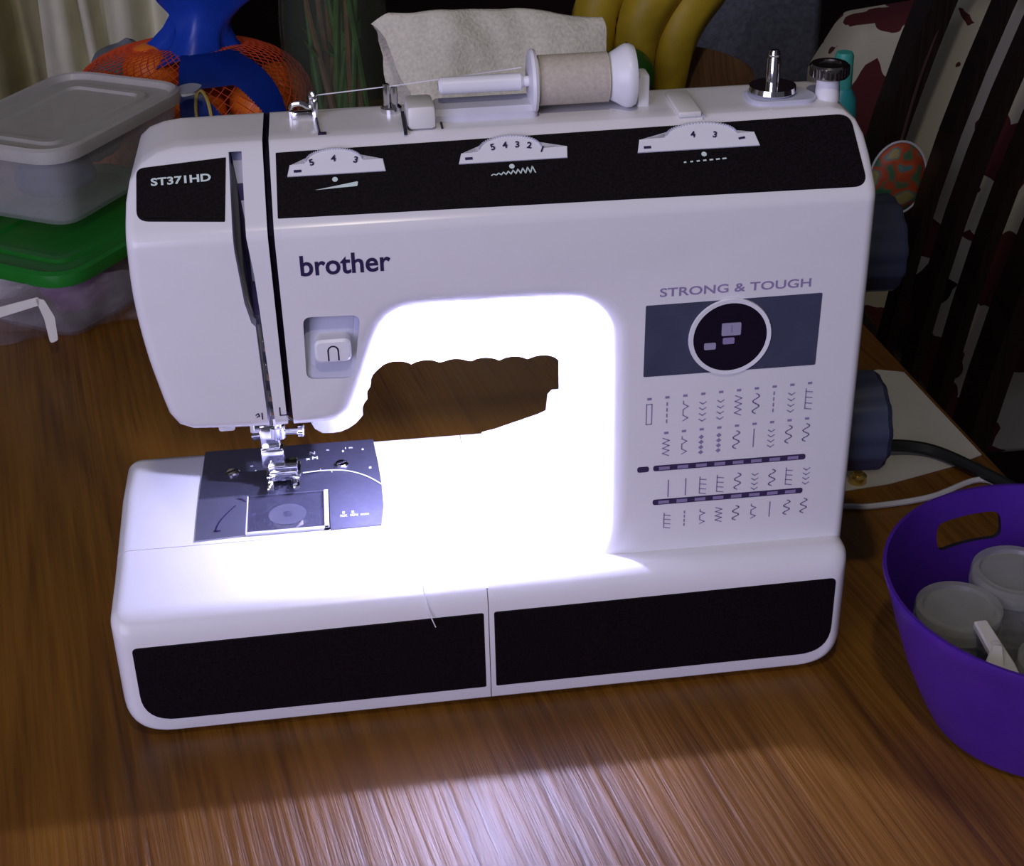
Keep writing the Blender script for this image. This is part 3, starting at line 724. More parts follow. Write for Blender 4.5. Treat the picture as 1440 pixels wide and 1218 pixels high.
for i, (p0, p1, lb) in enumerate([((.4305, -.0585, .0718), (.4320, -.1125, .0675), 'long white plastic clip reaching from a pot to the front rim of the purple tub'), ((.4195, -.1030, .0640), (.4310, -.0800, .0735), 'short white plastic clip leaning inside the front of the purple tub')]):
    bm = NB(); a, b = Vector(p0), Vector(p1); d = (b-a).normalized(); sd = d.cross(Vector((0, 0, 1))).normalized(); up = sd.cross(d)
    Mq = Matrix((d, sd, up)).transposed().to_4x4(); Mq.translation = a
    L = (b-a).length; prism(bm, rpoly([(0, -.0035), (L*.6, -.0045), (L, -.0025), (L, .0025), (L*.6, .0045), (0, .0035)], .0015), Mq, .0035, -.0017, bev=.0008)
    box(bm, a+d*L*.35+up*.002, (.004, .004, .003), .0006)
    tag(obj('plastic_clip', bm, CLIPM), lb, 'clip', 'white clips in the purple tub')

# sheet of paper by the table edge, power cord, white cable
bm = NB()
poly = [(.360, .200), (.395, .179), (.442, .177), (.472, .181), (.521, .196), (.5445, .207), (.5325, .328), (.515, .335), (.36, .30)]
prism(bm, poly, Matrix.Translation((0, 0, .0003)), .0007, 0)
tag(obj('paper_sheet', bm, PAPER), 'sheet of white paper on the table behind the selector dial', 'paper')
crd = thing('power_cord', 'black power cord running from the machine across the paper', 'cord', (.41, .15, 0))
bm = NB(); tube(bm, smooth([(.386, .140, .030), (.43, .175, .024), (.466, .203, .013), (.483, .214, .0095), (.510, .209, .0062), (.531, .180, .0062), (.547, .148, .0062), (.553, .10, .0062), (.560, .05, .004), (.571, .02, -.03), (.575, .0, -.15)], 6), .0042, 10); obj('cable', bm, RUBBER, crd)
bm = NB(); box(bm, (.392, .142, .030), (.030, .016, .013), .003, Matrix.Rotation(.45, 3, 'Z')); obj('plug', bm, RUBBER, crd)
bm = NB(); tube(bm, smooth([(.38, .170, .0022), (.410, .160, .0022), (.436, .1565, .0022), (.453, .1545, .0022), (.492, .1595, .0022), (.53, .175, .0022), (.545, .16, .0022)], 6), .0020, 8)
tag(obj('white_cable', bm, mat('white_cable_plastic', (.55, .55, .58), .5)), 'thin white cable lying on the table between paper and tub', 'cable')
bm = NB(); lathe(bm, [(0, 0), (.0055, 0), (.006, .001), (.006, .005), (.003, .006), (.003, .008), (0, .008)], Matrix.Translation((.452, .186, .001)), 16)
tag(obj('brass_knob', bm, mat('brass', (.75, .52, .16), .3, .9)), 'small yellow brass piece on the paper below the selector dial', 'knob')
# slim teal bottle behind the machine
bt = thing('slim_bottle', 'slim teal bottle standing behind the winder stop of the machine', 'bottle', (.4570, .300, 0))
TEAL = mat('teal_plastic', (.03, .30, .33), .35); TEAL2 = mat('teal_cap', (.05, .36, .30), .4)
bm = NB(); lathe(bm, [(0, 0), (.0095, 0), (.0105, .002), (.0105, .212), (.0095, .222), (.0060, .229), (0, .229)], None, 24); obj('bottle_body', bm, TEAL, bt, world=False)
bm = NB(); lathe(bm, [(0, .229), (.0062, .229), (.0060, .250), (.005, .252), (0, .252)], None, 20); obj('cap', bm, TEAL2, bt, world=False)

# ------------------------------------------------------------------ chair and floral throw, right background
chair = thing('slat_chair', 'dark wooden chair with wide leaning back slats beside the table', 'chair', (.60, .775, -.75))
def bar(bm, p0, p1, wy, tx_):
    a, b = Vector(p0), Vector(p1)
    vs_ = []
    n = 8
    for i in range(n+1):
        t = i/n; p = a.lerp(b, t); p.x += -.018*math.sin(pi*t)
        vs_.append([bm.verts.new(p+Vector((dx*tx_/2, dy*wy/2, 0))) for dx, dy in ((-1, -1), (1, -1), (1, 1), (-1, 1))])
    for A, B in zip(vs_, vs_[1:]):
        for k in range(4): bm.faces.new((A[k], A[(k+1) % 4], B[(k+1) % 4], B[k]))
    bm.faces.new(vs_[0][::-1]); bm.faces.new(vs_[-1])
    return bm
def bx_(z, y=.72): return (.778 if y < .9 else .759)+.25*z
bm = NB(); box(bm, (.575, .775, -.315), (.38, .38, .035), .010); obj('seat', bm, DWOOD, chair)
for y in (.60, .95):
    bm = NB(); bar(bm, (bx_(-.30, y)+.02, y, -.75), (bx_(-.30, y), y, -.30), .036, .030); obj('leg', bm, DWOOD, chair)
    bm = NB(); cyl(bm, (.405, y, -.75), (.410, y, -.33), .014, .020, 12); obj('leg', bm, DWOOD, chair)
    bm = NB(); bar(bm, (bx_(-.30, y), y, -.31), (bx_(.27, y), y, .27), .044, .028 if y > .9 else .022); obj('stile', bm, DWOOD, chair)
bm = NB(); box(bm, (bx_(-.27), .775, -.27), (.020, .36, .045), .004); obj('lower_rail', bm, DWOOD, chair)
bm = NB(); box(bm, (bx_(.27), .775, .275), (.026, .40, .075), .010); obj('crest_rail', bm, DWOOD, chair)
for y in (.84, .765, .69):
    bm = NB(); bar(bm, (bx_(-.26, y), y, -.26), (bx_(.25, y), y, .25), .030, .012); obj('back_slat', bm, DWOOD, chair)

FLOR = bpy.data.materials.new('floral_fabric'); FLOR.use_nodes = True
nt = FLOR.node_tree; b = nt.nodes['Principled BSDF']; tcn = nt.nodes.new('ShaderNodeTexCoord')
mpn = nt.nodes.new('ShaderNodeMapping'); mpn.inputs['Scale'].default_value = (1, 1, 1); nt.links.new(tcn.outputs['Object'], mpn.inputs[0])
nzn = nt.nodes.new('ShaderNodeTexNoise'); nzn.inputs['Scale'].default_value = 14; nzn.inputs['Detail'].default_value = 2; nt.links.new(mpn.outputs[0], nzn.inputs['Vector'])
mx_ = nt.nodes.new('ShaderNodeVectorMath'); mx_.operation = 'MULTIPLY_ADD'; mx_.inputs[1].default_value = (.09, .09, .09)
nt.links.new(nzn.outputs['Color'], mx_.inputs[0]); nt.links.new(mpn.outputs[0], mx_.inputs[2])
vo = nt.nodes.new('ShaderNodeTexVoronoi'); vo.inputs['Scale'].default_value = 17; nt.links.new(mx_.outputs[0], vo.inputs['Vector'])
rp = nt.nodes.new('ShaderNodeValToRGB'); rp.color_ramp.interpolation = 'CONSTANT'
el = rp.color_ramp.elements; el[0].position = 0; el[0].color = (.62, .58, .44, 1); el[1].position = .60; el[1].color = (.10, .014, .018, 1)
e = el.new(.85); e.color = (.025, .015, .012, 1)
nt.links.new(vo.outputs['Color'], rp.inputs[0]); nt.links.new(rp.outputs[0], b.inputs['Base Color']); b.inputs['Roughness'].default_value = .9
fch = thing('upholstered_chair', 'chair with cream and maroon floral upholstery behind the slatted chair', 'chair', (.91, 1.26, -.75))
bm = NB(); prism(bm, rpoly([(.690, -.53), (1.13, -.53), (1.13, -.02), (1.09, .040), (.91, .062), (.73, .042), (.692, -.02)], .02), Matrix(((1, 0, 0, 0), (0, 0, -1, 1.115), (0, 1, 0, 0), (0, 0, 0, 1))), .075, 0, bev=.014)
for v in bm.verts: v.co.y += .16*(v.co.z+.3)*.3
obj('backrest', bm, FLOR, fch, 60)
bm = NB(); box(bm, (.91, 1.33, -.345), (.44, .44, .10), .03, seg=3); obj('seat', bm, FLOR, fch, 60)
for x in (.72, 1.10):
    for y in (1.09, 1.52):
        bm = NB(); cyl(bm, (x, y, -.75), (x, y, -.385), .016, .022, 12); obj('leg', bm, DWOOD, fch)
# round patterned pouch hung on a chair slat
PAT = bpy.data.materials.new('pouch_pattern'); PAT.use_nodes = True; nt = PAT.node_tree; b = nt.nodes['Principled BSDF']
tcn = nt.nodes.new('ShaderNodeTexCoord'); vo = nt.nodes.new('ShaderNodeTexNoise'); vo.inputs['Scale'].default_value = 42; vo.inputs['Detail'].default_value = 1; nt.links.new(tcn.outputs['Object'], vo.inputs['Vector'])
rp = nt.nodes.new('ShaderNodeValToRGB'); el = rp.color_ramp.elements; el[0].position = .36; el[0].color = (.04, .14, .06, 1); el[1].position = .66; el[1].color = (.36, .30, .10, 1)
for p, c in ((.44, (.10, .16, .07, 1)), (.48, (.45, .06, .02, 1)), (.58, (.50, .10, .03, 1)), (.61, (.05, .22, .22, 1))):
    e = el.new(p); e.color = c
nt.links.new(vo.outputs['Fac'], rp.inputs[0]); nt.links.new(rp.outputs[0], b.inputs['Base Color'])
pou = thing('patterned_pouch', 'small round orange and green patterned pouch hanging on the chair slats', 'pouch', (.735, .905, -.125))
PX = Vector((.7330, .908, -.0800))
bm = NB(); lathe(bm, [(0, .012), (.02, .011), (.030, .005), (.033, 0), (.030, -.005), (.02, -.010), (0, -.011)], Matrix.Translation(PX) @ Matrix.Rotation(pi/2, 4, 'X') @ Matrix.Diagonal((.95, 1.25, 1, 1)), 36); obj('pouch_body', bm, PAT, pou)
bm = NB(); tube(bm, [PX+Vector((.0320*math.cos(a), -.002, .0420*math.sin(a))) for a in [2*pi*i/40 for i in range(41)]], .0014, 6, caps=False); obj('pouch_rim', bm, mat('pale_piping', (.6, .62, .62), .5), pou)
bm = NB(); tube(bm, smooth([PX+Vector((0, 0, .04)), (.752, .925, .02), (.770, .930, .08)], 5), .0018, 6); obj('cord_loop', bm, mat('pouch_cord', (.05, .02, .015), .8), pou)

# ------------------------------------------------------------------ left: stacked food containers
def rr_poly(L, Wd, rad): return rpoly(rect(-L/2, -Wd/2, L/2, Wd/2), rad, 7)
def loft_poly(bm, rings):
    R = [[bm.verts.new((x, y, z)) for x, y in P] for P, z in rings]
    n = len(R[0])
    for A, B in zip(R, R[1:]):
        for i in range(n): bm.faces.new((A[i], A[(i+1) % n], B[(i+1) % n], B[i]))
    return R
def container(name, label, loc, rot, L, Wd, h, body_m, lid_m, tab):
    t = thing(name, label, 'food container', loc, rot)
    bm = NB(); th = .0016
    R = loft_poly(bm, [(rr_poly(L*.84, Wd*.80, .02), 0), (rr_poly(L*.87, Wd*.84, .024), .003), (rr_poly(L*.97, Wd*.96, .028), h), (rr_poly(L*.97-2*th, Wd*.96-2*th, .027), h), (rr_poly(L*.87-2*th, Wd*.84-2*th, .023), .0045), (rr_poly(L*.84-2*th, Wd*.80-2*th, .019), .002)])
    bm.faces.new(R[0][::-1]); bm.faces.new(R[-1])
    obj('container_body', bm, body_m, t, world=False)
    bm = NB()
    R = loft_poly(bm, [(rr_poly(L*.955, Wd*.94, .027), h-.006), (rr_poly(L, Wd, .031), h-.006), (rr_poly(L*1.01, Wd*1.015, .032), h-.001), (rr_poly(L*1.005, Wd*1.008, .032), h+.004), (rr_poly(L*.975, Wd*.965, .030), h+.006), (rr_poly(L*.945, Wd*.925, .027), h+.005), (rr_poly(L*.92, Wd*.89, .025), h+.0005), (rr_poly(L*.74, Wd*.66, .014), h+.0005), (rr_poly(L*.72, Wd*.63, .013), h+.0028), (rr_poly(L*.66, Wd*.55, .010), h+.0028), (rr_poly(L*.64, Wd*.52, .010), h+.0006), (rr_poly(L*.60, Wd*.46, .009), h+.0006)])
    bm.faces.new(R[-1])
    R2 = loft_poly(bm, [(rr_poly(L*.955, Wd*.94, .027), h-.006), (rr_poly(L*.95, Wd*.93, .026), h-.0008), (rr_poly(L*.5, Wd*.4, .008), h-.0008)]); bm.faces.new(R2[-1][::-1])
    bmesh.ops.remove_doubles(bm, verts=bm.verts, dist=1e-6)
    ld = obj('lid', bm, lid_m, t, world=False)
    if tab:
        bm = NB(); prism(bm, rpoly([(L*.40, -Wd*.505), (L*.505, -Wd*.40), (L*.56, -Wd*.44), (L*.555, -Wd*.53), (L*.46, -Wd*.56)], .008), Matrix.Translation((0, 0, h-.001)), .003, 0, bev=.001); obj('lid_tab', bm, lid_m, ld, world=False)
    return t
MILKY = mat('milky_lid', (.55, .54, .49), .33, alpha=.72, var=.04)
TUBM = mat('milky_tub', (.62, .62, .60), .15, alpha=.24, var=.05)
GREENL = mat('green_lid', (.012, .17, .018), .32, var=.06)
container('food_container', 'clear lidded plastic container on top of the green lid', (-.092, .640, .0685), math.radians(60), .185, .130, .062, TUBM, MILKY, True)
container('food_container', 'plastic container with a green lid, lowest of the stack', (-.085, .592, 0), math.radians(57), .215, .150, .056, mat('clear_tub', (.62, .58, .60), .12, alpha=.14, var=.05), GREENL, False)
def blob(name, label, cat, c, s, m, amp=.35, fr=30, group=None, rot=0.):
    bm = NB(); bmesh.ops.create_icosphere(bm, subdivisions=4, radius=1)
    for v in bm.verts:
        p = Vector((v.co.x*s[0], v.co.y*s[1], v.co.z*s[2])); q = Vector(c)+p
        k = 1+amp*noise.noise(q*fr)+amp*.5*noise.noise(q*fr*2.3)
        v.co = Matrix.Rotation(rot, 3, 'Z') @ (p*k) + Vector(c)
    return tag(obj(name, bm, m, None, 80), label, cat, group)
for i, (dx, dy, sx, m, lb) in enumerate([
        (-.050, -.036, .034, mat('purple_cloth', (.16, .025, .16), .8, var=.35), 'dark purple bundled cloth inside the green lidded container'),
        (-.020, .010, .036, mat('pink_cloth', (.42, .06, .16), .8, var=.3), 'pink bundled cloth inside the green lidded container'),
        (.045, -.034, .034, mat('plum_cloth', (.20, .025, .22), .8, var=.35), 'plum bundled cloth nearest the machine inside the green lidded container'),
        (-.058, .034, .032, mat('white_cloth', (.50, .48, .45), .8, var=.2), 'white bundled cloth inside the green lidded container')]):
    q = Matrix.Rotation(math.radians(57), 3, 'Z') @ Vector((dx, dy, 0))
    blob('cloth_bundle', lb, 'cloth', (-.085+q.x, .592+q.y, .0275), (sx, .026, .021), m, .18, 40, 'cloths in the green lidded container', 1.)
for i, (dx, dy, m, lb) in enumerate([(-.04, -.015, mat('navy_cloth', (.03, .05, .10), .8, var=.3), 'dark blue bundle inside the clear container'), (.035, .012, mat('grey_cloth', (.16, .16, .17), .8, var=.3), 'grey bundle inside the clear container')]):
    q = Matrix.Rotation(math.radians(60), 3, 'Z') @ Vector((dx, dy, 0))
    blob('cloth_bundle', lb, 'cloth', (-.092+q.x, .640+q.y, .0955), (.034, .030, .018), m, .2, 45, 'bundles in the clear container', 1.)
# crumpled clear bag with a white strap in front of the stack
bm = NB(); n, k = 26, 12; G = []
for i in range(n+1):
    row = []
    for j in range(k+1):
        t = i/n; s_ = j/k
        p = Vector((-.150, .470, 0)).lerp(Vector((-.006, .520, 0)), t); dn = Vector((.32, -.95, 0))
        bulge = .030*math.sin(pi*s_)*math.sin(pi*min(1, max(0, t*1.1)))+.006
        q = p+dn*(bulge*.6-.004+.006*noise.noise((t*7, s_*4, 1))); q.z = .003+.052*s_*(1-.25*t)+.006*noise.noise((t*8, s_*5, 3))*s_
        row.append(bm.verts.new(q))
    G.append(row)
for i in range(n):
    for j in range(k): bm.faces.new((G[i][j], G[i+1][j], G[i+1][j+1], G[i][j+1]))
bmesh.ops.solidify(bm, geom=bm.faces[:], thickness=.0006)
pb_ = thing('plastic_bag', 'crumpled clear plastic bag with white strap leaning on the lowest container', 'bag', (-.08, .49, 0))
obj('bag_film', bm, mat('bag_film', (.60, .55, .60), .10, var=.05, alpha=.12), pb_, 60)
bm = NB(); M_ = Matrix.Translation((-.096, .4535, .0335)) @ Matrix.Scale(.8, 4) @ Matrix.Rotation(pi/2-.25, 4, 'X') @ Matrix.Rotation(.15, 4, 'Z')
prism(bm, rpoly([(-.004, -.024), (.004, -.022), (.007, 0), (.002, .018), (-.006, .022), (-.003, 0)], .003), M_, .0016, 0); prism(bm, rpoly([(-.050, .010), (-.004, .014), (-.002, .022), (-.050, .020)], .002), M_, .0016, 0)
obj('strap', bm, mat('white_strap', (.60, .58, .52), .6), pb_)

# ------------------------------------------------------------------ bag of oranges
OC = Vector((.000, .800, .068)); OR = Vector((.112, .078, .072))
ORM = mat('orange_peel', (.92, .20, .012), .45, var=.10, scale=90, bump=.25)
orr = random.Random(11); RO = .0272
pts_ = [Vector((-.075, -.02, .036)), Vector((-.022, -.040, .034)), Vector((.034, -.040, .034)), Vector((.080, -.010, .036)), Vector((-.050, .032, .034)), Vector((.005, .020, .034)), Vector((.058, .034, .034)),
        Vector((-.080, -.008, .086)), Vector((-.040, -.030, .086)), Vector((.010, -.030, .090)), Vector((.060, -.024, .086)), Vector((-.022, .030, .088)), Vector((.034, .030, .088)), Vector((.085, .010, .080)), Vector((-.040, -.004, .120)), Vector((.020, .000, .122))]
for it in range(400):                                   # let the fruit settle inside the bag
    for a in range(len(pts_)):
        for b_ in range(a):
            d = pts_[a]-pts_[b_]; L = d.length
            if L < 2*RO: d *= (2*RO-L)/L*.5; pts_[a] += d; pts_[b_] -= d
        p = pts_[a]; q = Vector((p.x/(OR.x-RO*.80), p.y/(OR.y-RO*.75), (p.z-OC.z)/(OR.z-RO*.75)))
        if q.length > 1: p.x /= q.length; p.y /= q.length; p.z = OC.z+(p.z-OC.z)/q.length
        p.z = max(p.z, RO)
spots = [(p.x, p.y, p.z+.0025) for p in pts_]
base = None
for i, (dx, dy, z) in enumerate(spots):
    if base is None:
        bm = NB(); prof = [(0, -.0258)]
        for a in range(1, 16):
            th = -pi/2+pi*a/16; prof.append((.0272*math.cos(th), .0258*math.sin(th)))
        prof.append((0, .0235)); lathe(bm, prof, None, 28)
        o = obj('orange', bm, ORM); base = o
        bm = NB(); lathe(bm, [(0, .0258), (.0022, .0256), (.0030, .0240), (0, .0238)], None, 10); obj('stem_button', bm, mat('stem_green', (.10, .13, .03), .7), o, world=False)
    else:
        o = base.copy(); COL.objects.link(o)
        for ch in base.children:
            c2 = ch.copy(); COL.objects.link(c2); c2.parent = o
    o.location = (OC.x+dx, OC.y+dy, z-.0025); o.rotation_euler = (random.uniform(-.9, .9), random.uniform(-.9, .9), random.uniform(0, 6))
    tag(o, 'orange packed in the red net bag behind the food containers', 'orange', 'oranges in the net bag')
net = thing('net_bag', 'red net bag of oranges with a blue printed band', 'net bag', (OC.x, OC.y, 0))
def ell(th, ph, k=1.):
    c = math.copysign(abs(math.cos(ph))**.75, math.cos(ph)); s_ = math.copysign(abs(math.sin(ph))**.75, math.sin(ph))
    return Vector((OC.x+OR.x*k*c*math.cos(th), OC.y+OR.y*k*c*math.sin(th), max(.002, OC.z+OR.z*k*s_)))
bm = NB()
for q in range(60):
    for sg in (1, -1):
        tube(bm, [ell(2*pi*q/60+sg*1.1*(ph/1.4), ph, 1.02) for ph in [-1.35+2.7*i/16 for i in range(17)]], .00045, 4, caps=False)
tag(obj('netting', bm, mat('red_net', (.55, .06, .012), .5), net), None, kind='stuff')
BLUE = mat('blue_band', (.008, .045, .36), .35, var=.1)
def patch(bm, u0, u1, v0, v1, hole=None, nu=40, nv=30, kk=1.045):
    G = {}
    for i in range(nu+1):
        for j in range(nv+1):
            u = u0+(u1-u0)*i/nu; v = v0+(v1-v0)*j/nv
            G[i, j] = (u, v)
    V = {}
    def vv(i, j):
        if (i, j) not in V: V[i, j] = bm.verts.new(ell(*G[i, j], kk))
        return V[i, j]
    for i in range(nu):
        for j in range(nv):
            if hole and hole(*[(a+b_)/2 for a, b_ in zip(G[i, j], G[i+1, j+1])]): continue
            bm.faces.new((vv(i, j), vv(i+1, j), vv(i+1, j+1), vv(i, j+1)))
def hole(u, v):
    # u: angle round the bag (-pi/2 faces the camera), v: latitude
    a = ((u+1.13)*.8+(v-.25)*.35); 
    return (abs(a) < .13 and -.25 < v < .62) or (abs(u+.98) < .20 and -.75 < v < -.42)
bm = NB(); patch(bm, -1.62, -.72, -1.0, 1.2, hole, 60, 60); bmesh.ops.solidify(bm, geom=bm.faces[:], thickness=.0008); bd = obj('blue_band', bm, BLUE, net, 60)
# gathered blue top of the bag
bm = NB(); n = 32; R = []
for t in range(9):
    s_ = t/8; z = .128+.085*s_; rx = .045*(1-.55*math.sin(pi*min(1, s_*1.2)))+.012*s_
    R.append([bm.verts.new((OC.x+.004+.030*s_+rx*(1+.16*math.sin(5*a+2*s_))*math.cos(a), OC.y-.012+.55*rx*(1+.16*math.cos(4*a))*math.sin(a), z+.008*math.sin(3*a))) for a in [2*pi*i/n for i in range(n)]])
for A, B in zip(R, R[1:]):
    for i in range(n): bm.faces.new((A[i], A[(i+1) % n], B[(i+1) % n], B[i]))
bm.faces.new(R[-1]); bm.faces.new(R[0][::-1]); obj('gathered_top', bm, BLUE, net, 60)
bm = NB(); tube(bm, [ell(-1.44+.055*math.cos(a), .28+.30*math.sin(a), 1.065) for a in [2*pi*i/32 for i in range(33)]], .0016, 6, caps=False); obj('oval_print', bm, mat('yellow_print', (.60, .45, .10), .5), bd)
# clear grey end of the bag on the left
bm = NB(); bmesh.ops.create_icosphere(bm, subdivisions=4, radius=1)
for v in bm.verts:
    p = v.co.copy(); k = 1+.12*noise.noise(p*3)
    v.co = Vector((OC.x-.062+.046*p.x*k, OC.y+.048+.035*p.y*k, .066+.064*p.z*k))
obj('clear_end', bm, mat('grey_film', (.30, .32, .34), .3, trans=.5, ior=1.1, var=.2), net)

# ------------------------------------------------------------------ glass vase with stems
va = thing('glass_vase', 'glass vase of green and brown stems behind the machine head', 'vase', (.136, .790, 0))
VG = mat('vase_glass', (.10, .12, .08), .04, alpha=.16, var=.1)
bm = NB(); lathe(bm, [(0, 0), (.040, 0), (.044, .004), (.050, .06), (.050, .16), (.044, .23), (.048, .27), (.0455, .27), (.0415, .23), (.047, .16), (.047, .06), (.041, .012), (0, .010)], None, 40); obj('vase_glass', bm, VG, va, world=False)
rnd = random.Random(3)
for i in range(22):
    a = rnd.uniform(0, 2*pi); rr1 = rnd.uniform(.005, .036); a2 = a+rnd.uniform(1.5, 4.5); rr2 = rnd.uniform(.01, .038)
    c0 = Vector((.136+rr1*math.cos(a), .790+rr1*math.sin(a), .014)); c1 = Vector((.136+rr2*math.cos(a2), .790+rr2*math.sin(a2), rnd.uniform(.27, .36)))
    md_ = (c0+c1)/2+Vector((rnd.uniform(-.006, .006), rnd.uniform(-.006, .006), 0))
    q = thing('flower_stem', 'thin %s stem standing in the glass vase' % ('green' if i % 3 else 'brown'), 'stem', tuple(c0), 0, 'green stems in the vase' if i % 3 else 'brown stems in the vase')
    bm = NB(); tube(bm, smooth([c0, md_, c1], 6), .003, 7, [.0022+.0012*(1-k/12) for k in range(13)]); obj('stalk', bm, mat('stem_green_dark', (.05, .13, .02), .6, var=.3) if i % 3 else mat('stem_brown', (.15, .085, .03), .7, var=.3), q)
    if i % 3:
        for kx in range(3):
            p = c0.lerp(c1, .35+.2*kx); dv = Vector((rnd.uniform(-1, 1), rnd.uniform(-1, 1), 1.2)).normalized(); sd = dv.cross(Vector((0, 0, 1))).normalized()
            L = .028; wv = .006; bm = NB()
            lf = [p, p+dv*L*.4+sd*wv, p+dv*L, p+dv*L*.4-sd*wv, p+dv*L*.45+Vector((0, 0, -.003))]
            V = [bm.verts.new(x) for x in lf]
            for f in ((0, 1, 4), (1, 2, 4), (2, 3, 4), (3, 0, 4)): bm.faces.new([V[x] for x in f])
            obj('leaf', bm, mat('leaf_green', (.05, .17, .03), .6, var=.3), q)

# ------------------------------------------------------------------ white towel standing folded behind the spool
bm = NB(); n, k = 60, 44; G = []
for i in range(n+1):
    row = []
    for j in range(k+1):
        u = i/n; t = j/k
        s_ = 2*t-1                                   # -1 front hem, 0 ridge, 1 back hem
        zt_ = .203+.006*math.sin(u*4+.5)-.012*max(0, .08-u)*8
        z = zt_*(1-abs(s_)**1.6)+.003; y = .605+.055*s_+.010*math.sin(u*7)*abs(s_)
        lx = .166+.030*min(1, abs(s_)*2.0)*(1 if s_ < 0 else .4); rx = .352+.008*abs(s_)
        x = lx+(rx-lx)*u
        y += .012*noise.noise((x*16, z*12, 5))+.004*noise.noise((x*50, z*50, 9)); z += .006*noise.noise((x*22, s_*2, 7)) if abs(s_) < .97 else 0
        x += .004*noise.noise((1, z*60, s_))
        row.append(bm.verts.new((x, y, max(.003, z))))
    G.append(row)
for i in range(n):
    for j in range(k): bm.faces.new((G[i][j], G[i+1][j], G[i+1][j+1], G[i][j+1]))
bmesh.ops.recalc_face_normals(bm, faces=bm.faces); bmesh.ops.solidify(bm, geom=bm.faces[:], thickness=.003)
tag(obj('white_towel', bm, mat('terry_cloth', (.72, .69, .54), .95, var=.12, scale=350, bump=.5), None, 70), 'crumpled white towel standing behind the thread spool', 'towel')

# ------------------------------------------------------------------ fruit bowl with bananas
bw = thing('wooden_bowl', 'shallow brown wooden bowl holding bananas', 'bowl', (.4330, .800, 0))
BOWLW = wood('bowl_wood', (.09, .042, .014), (.15, .075, .028), (.20, .105, .042), .5, 2.)
bm = NB(); lathe(bm, [(0, 0), (.046, 0), (.052, .004), (.078, .032), (.095, .066), (.1005, .086), (.0965, .088), (.0905, .068), (.072, .037), (.046, .011), (0, .009)], None, 56); obj('bowl_shell', bm, BOWLW, bw, world=False)
BAN = mat('banana_peel', (.52, .36, .022), .5, var=.18, scale=40); BROWN = mat('banana_tip', (.04, .025, .012), .8)
for i, (p, lb) in enumerate([
        ([(0.3802, 0.8113, 0.0574), (0.3848, 0.8251, 0.1382), (0.4098, 0.8344, 0.1799), (0.4496, 0.8436, 0.203)], 'banana at the left of the wooden bowl'),
        ([(0.4172, 0.802, 0.05), (0.4246, 0.8113, 0.129), (0.4523, 0.8205, 0.1706), (0.4912, 0.8298, 0.1937)], 'middle banana leaning in the wooden bowl'),
        ([(0.4542, 0.8113, 0.05), (0.4634, 0.8205, 0.1197), (0.493, 0.8344, 0.1567), (0.5328, 0.8483, 0.1799)], 'right banana leaning in the wooden bowl')]):
    bn = thing('banana', lb, 'banana', p[0], 0, 'bananas in the wooden bowl')
    pts = smooth(p, 7); m_ = len(pts)
    bm = NB(); tube(bm, pts, .017, 7, [.0245*(max(.28, math.sin(pi*(.06+.88*k/(m_-1))))**.45) for k in range(m_)]); obj('banana_fruit', bm, BAN, bn, 70)
    bm = NB(); d = (pts[-1]-pts[-2]).normalized(); cyl(bm, pts[-1], pts[-1]+d*.022, .006, .005, 8); obj('stalk', bm, BROWN, bn)
bm = NB(); prof = [(0, -.026)]+[(.029*math.cos(-pi/2+pi*a/14), .027*math.sin(-pi/2+pi*a/14)) for a in range(1, 14)]+[(0, .025)]
lathe(bm, prof, Matrix.Translation((0.4033, 0.7696, 0.0948)), 24); gf = obj('green_fruit', bm, mat('green_fruit_peel', (.03, .15, .02), .45, var=.2)); tag(gf, 'green fruit in the wooden bowl under the bananas', 'fruit')
bm = NB(); cyl(bm, (0.4033, 0.7696, 0.1198), (0.4053, 0.7696, 0.1268), .002, .0015, 8); obj('stem', bm, BROWN, gf)
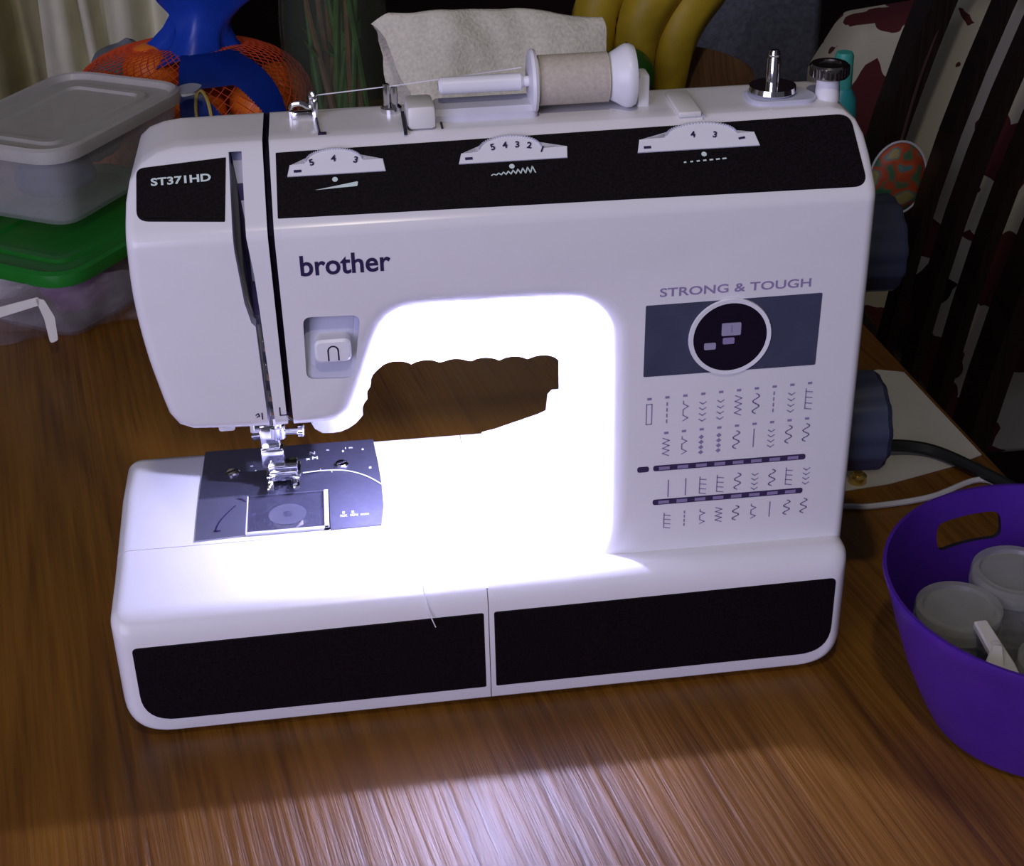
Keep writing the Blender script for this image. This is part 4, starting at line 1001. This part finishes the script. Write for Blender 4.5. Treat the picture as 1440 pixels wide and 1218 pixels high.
# grey fabric chair beyond the far end of the table
gch = thing('fabric_chair', 'grey fabric covered chair back showing right of the bananas', 'chair', (.655, 1.52, -.75))
GREYF = mat('grey_fabric', (.15, .165, .20), .95, var=.25, scale=160, bump=.3)
bm = NB(); prism(bm, rpoly([(.545, -.33), (.768, -.33), (.766, .16), (.745, .20), (.57, .20), (.547, .16)], .015), Matrix(((1, 0, 0, 0), (0, 0, -1, 1.375), (0, 1, 0, 0), (0, 0, 0, 1))), .06, 0, bev=.012); obj('backrest', bm, GREYF, gch, 60)
bm = NB(); box(bm, (.655, 1.56, -.305), (.36, .38, .07), .02, seg=3); obj('seat', bm, GREYF, gch, 60)
for x in (.50, .81):
    for y in (1.39, 1.72):
        bm = NB(); cyl(bm, (x, y, -.75), (x, y, -.33), .015, .019, 12); obj('leg', bm, DWOOD, gch)

# ------------------------------------------------------------------ curtain behind the table, left
def curtain(name, label, x0, x1, y0, folds, m, ph, amp=.030):
    bm = NB(); n = folds*12; G = []
    zs = [-.74+.12*i for i in range(16)]
    for i in range(n+1):
        u = i/n; row = []
        for z in zs:
            x = x0+(x1-x0)*u; a = amp*math.sin(2*pi*folds*u+ph+.6*math.sin(z*3+ph))+.012*noise.noise((x*8, z*3, ph))
            row.append(bm.verts.new((x+.010*math.sin(z*4+u*9), y0+a, z)))
        G.append(row)
    for i in range(n):
        for j in range(len(zs)-1): bm.faces.new((G[i][j], G[i+1][j], G[i+1][j+1], G[i][j+1]))
    bmesh.ops.recalc_face_normals(bm, faces=bm.faces); bmesh.ops.solidify(bm, geom=bm.faces[:], thickness=.003)
    return tag(obj(name, bm, m, None, 80), label, 'curtain', 'curtains behind the table')
curtain('curtain', 'olive beige curtain hanging at the far left', -1.0, -.190, 1.30, 11, mat('olive_curtain', (.30, .27, .13), .9, var=.15, scale=25), .4)
curtain('curtain', 'pale cream sheer curtain hanging behind the oranges', -.205, -.035, 1.22, 4, mat('cream_curtain', (.62, .60, .42), .9, var=.1, scale=25), 1.3, .020)
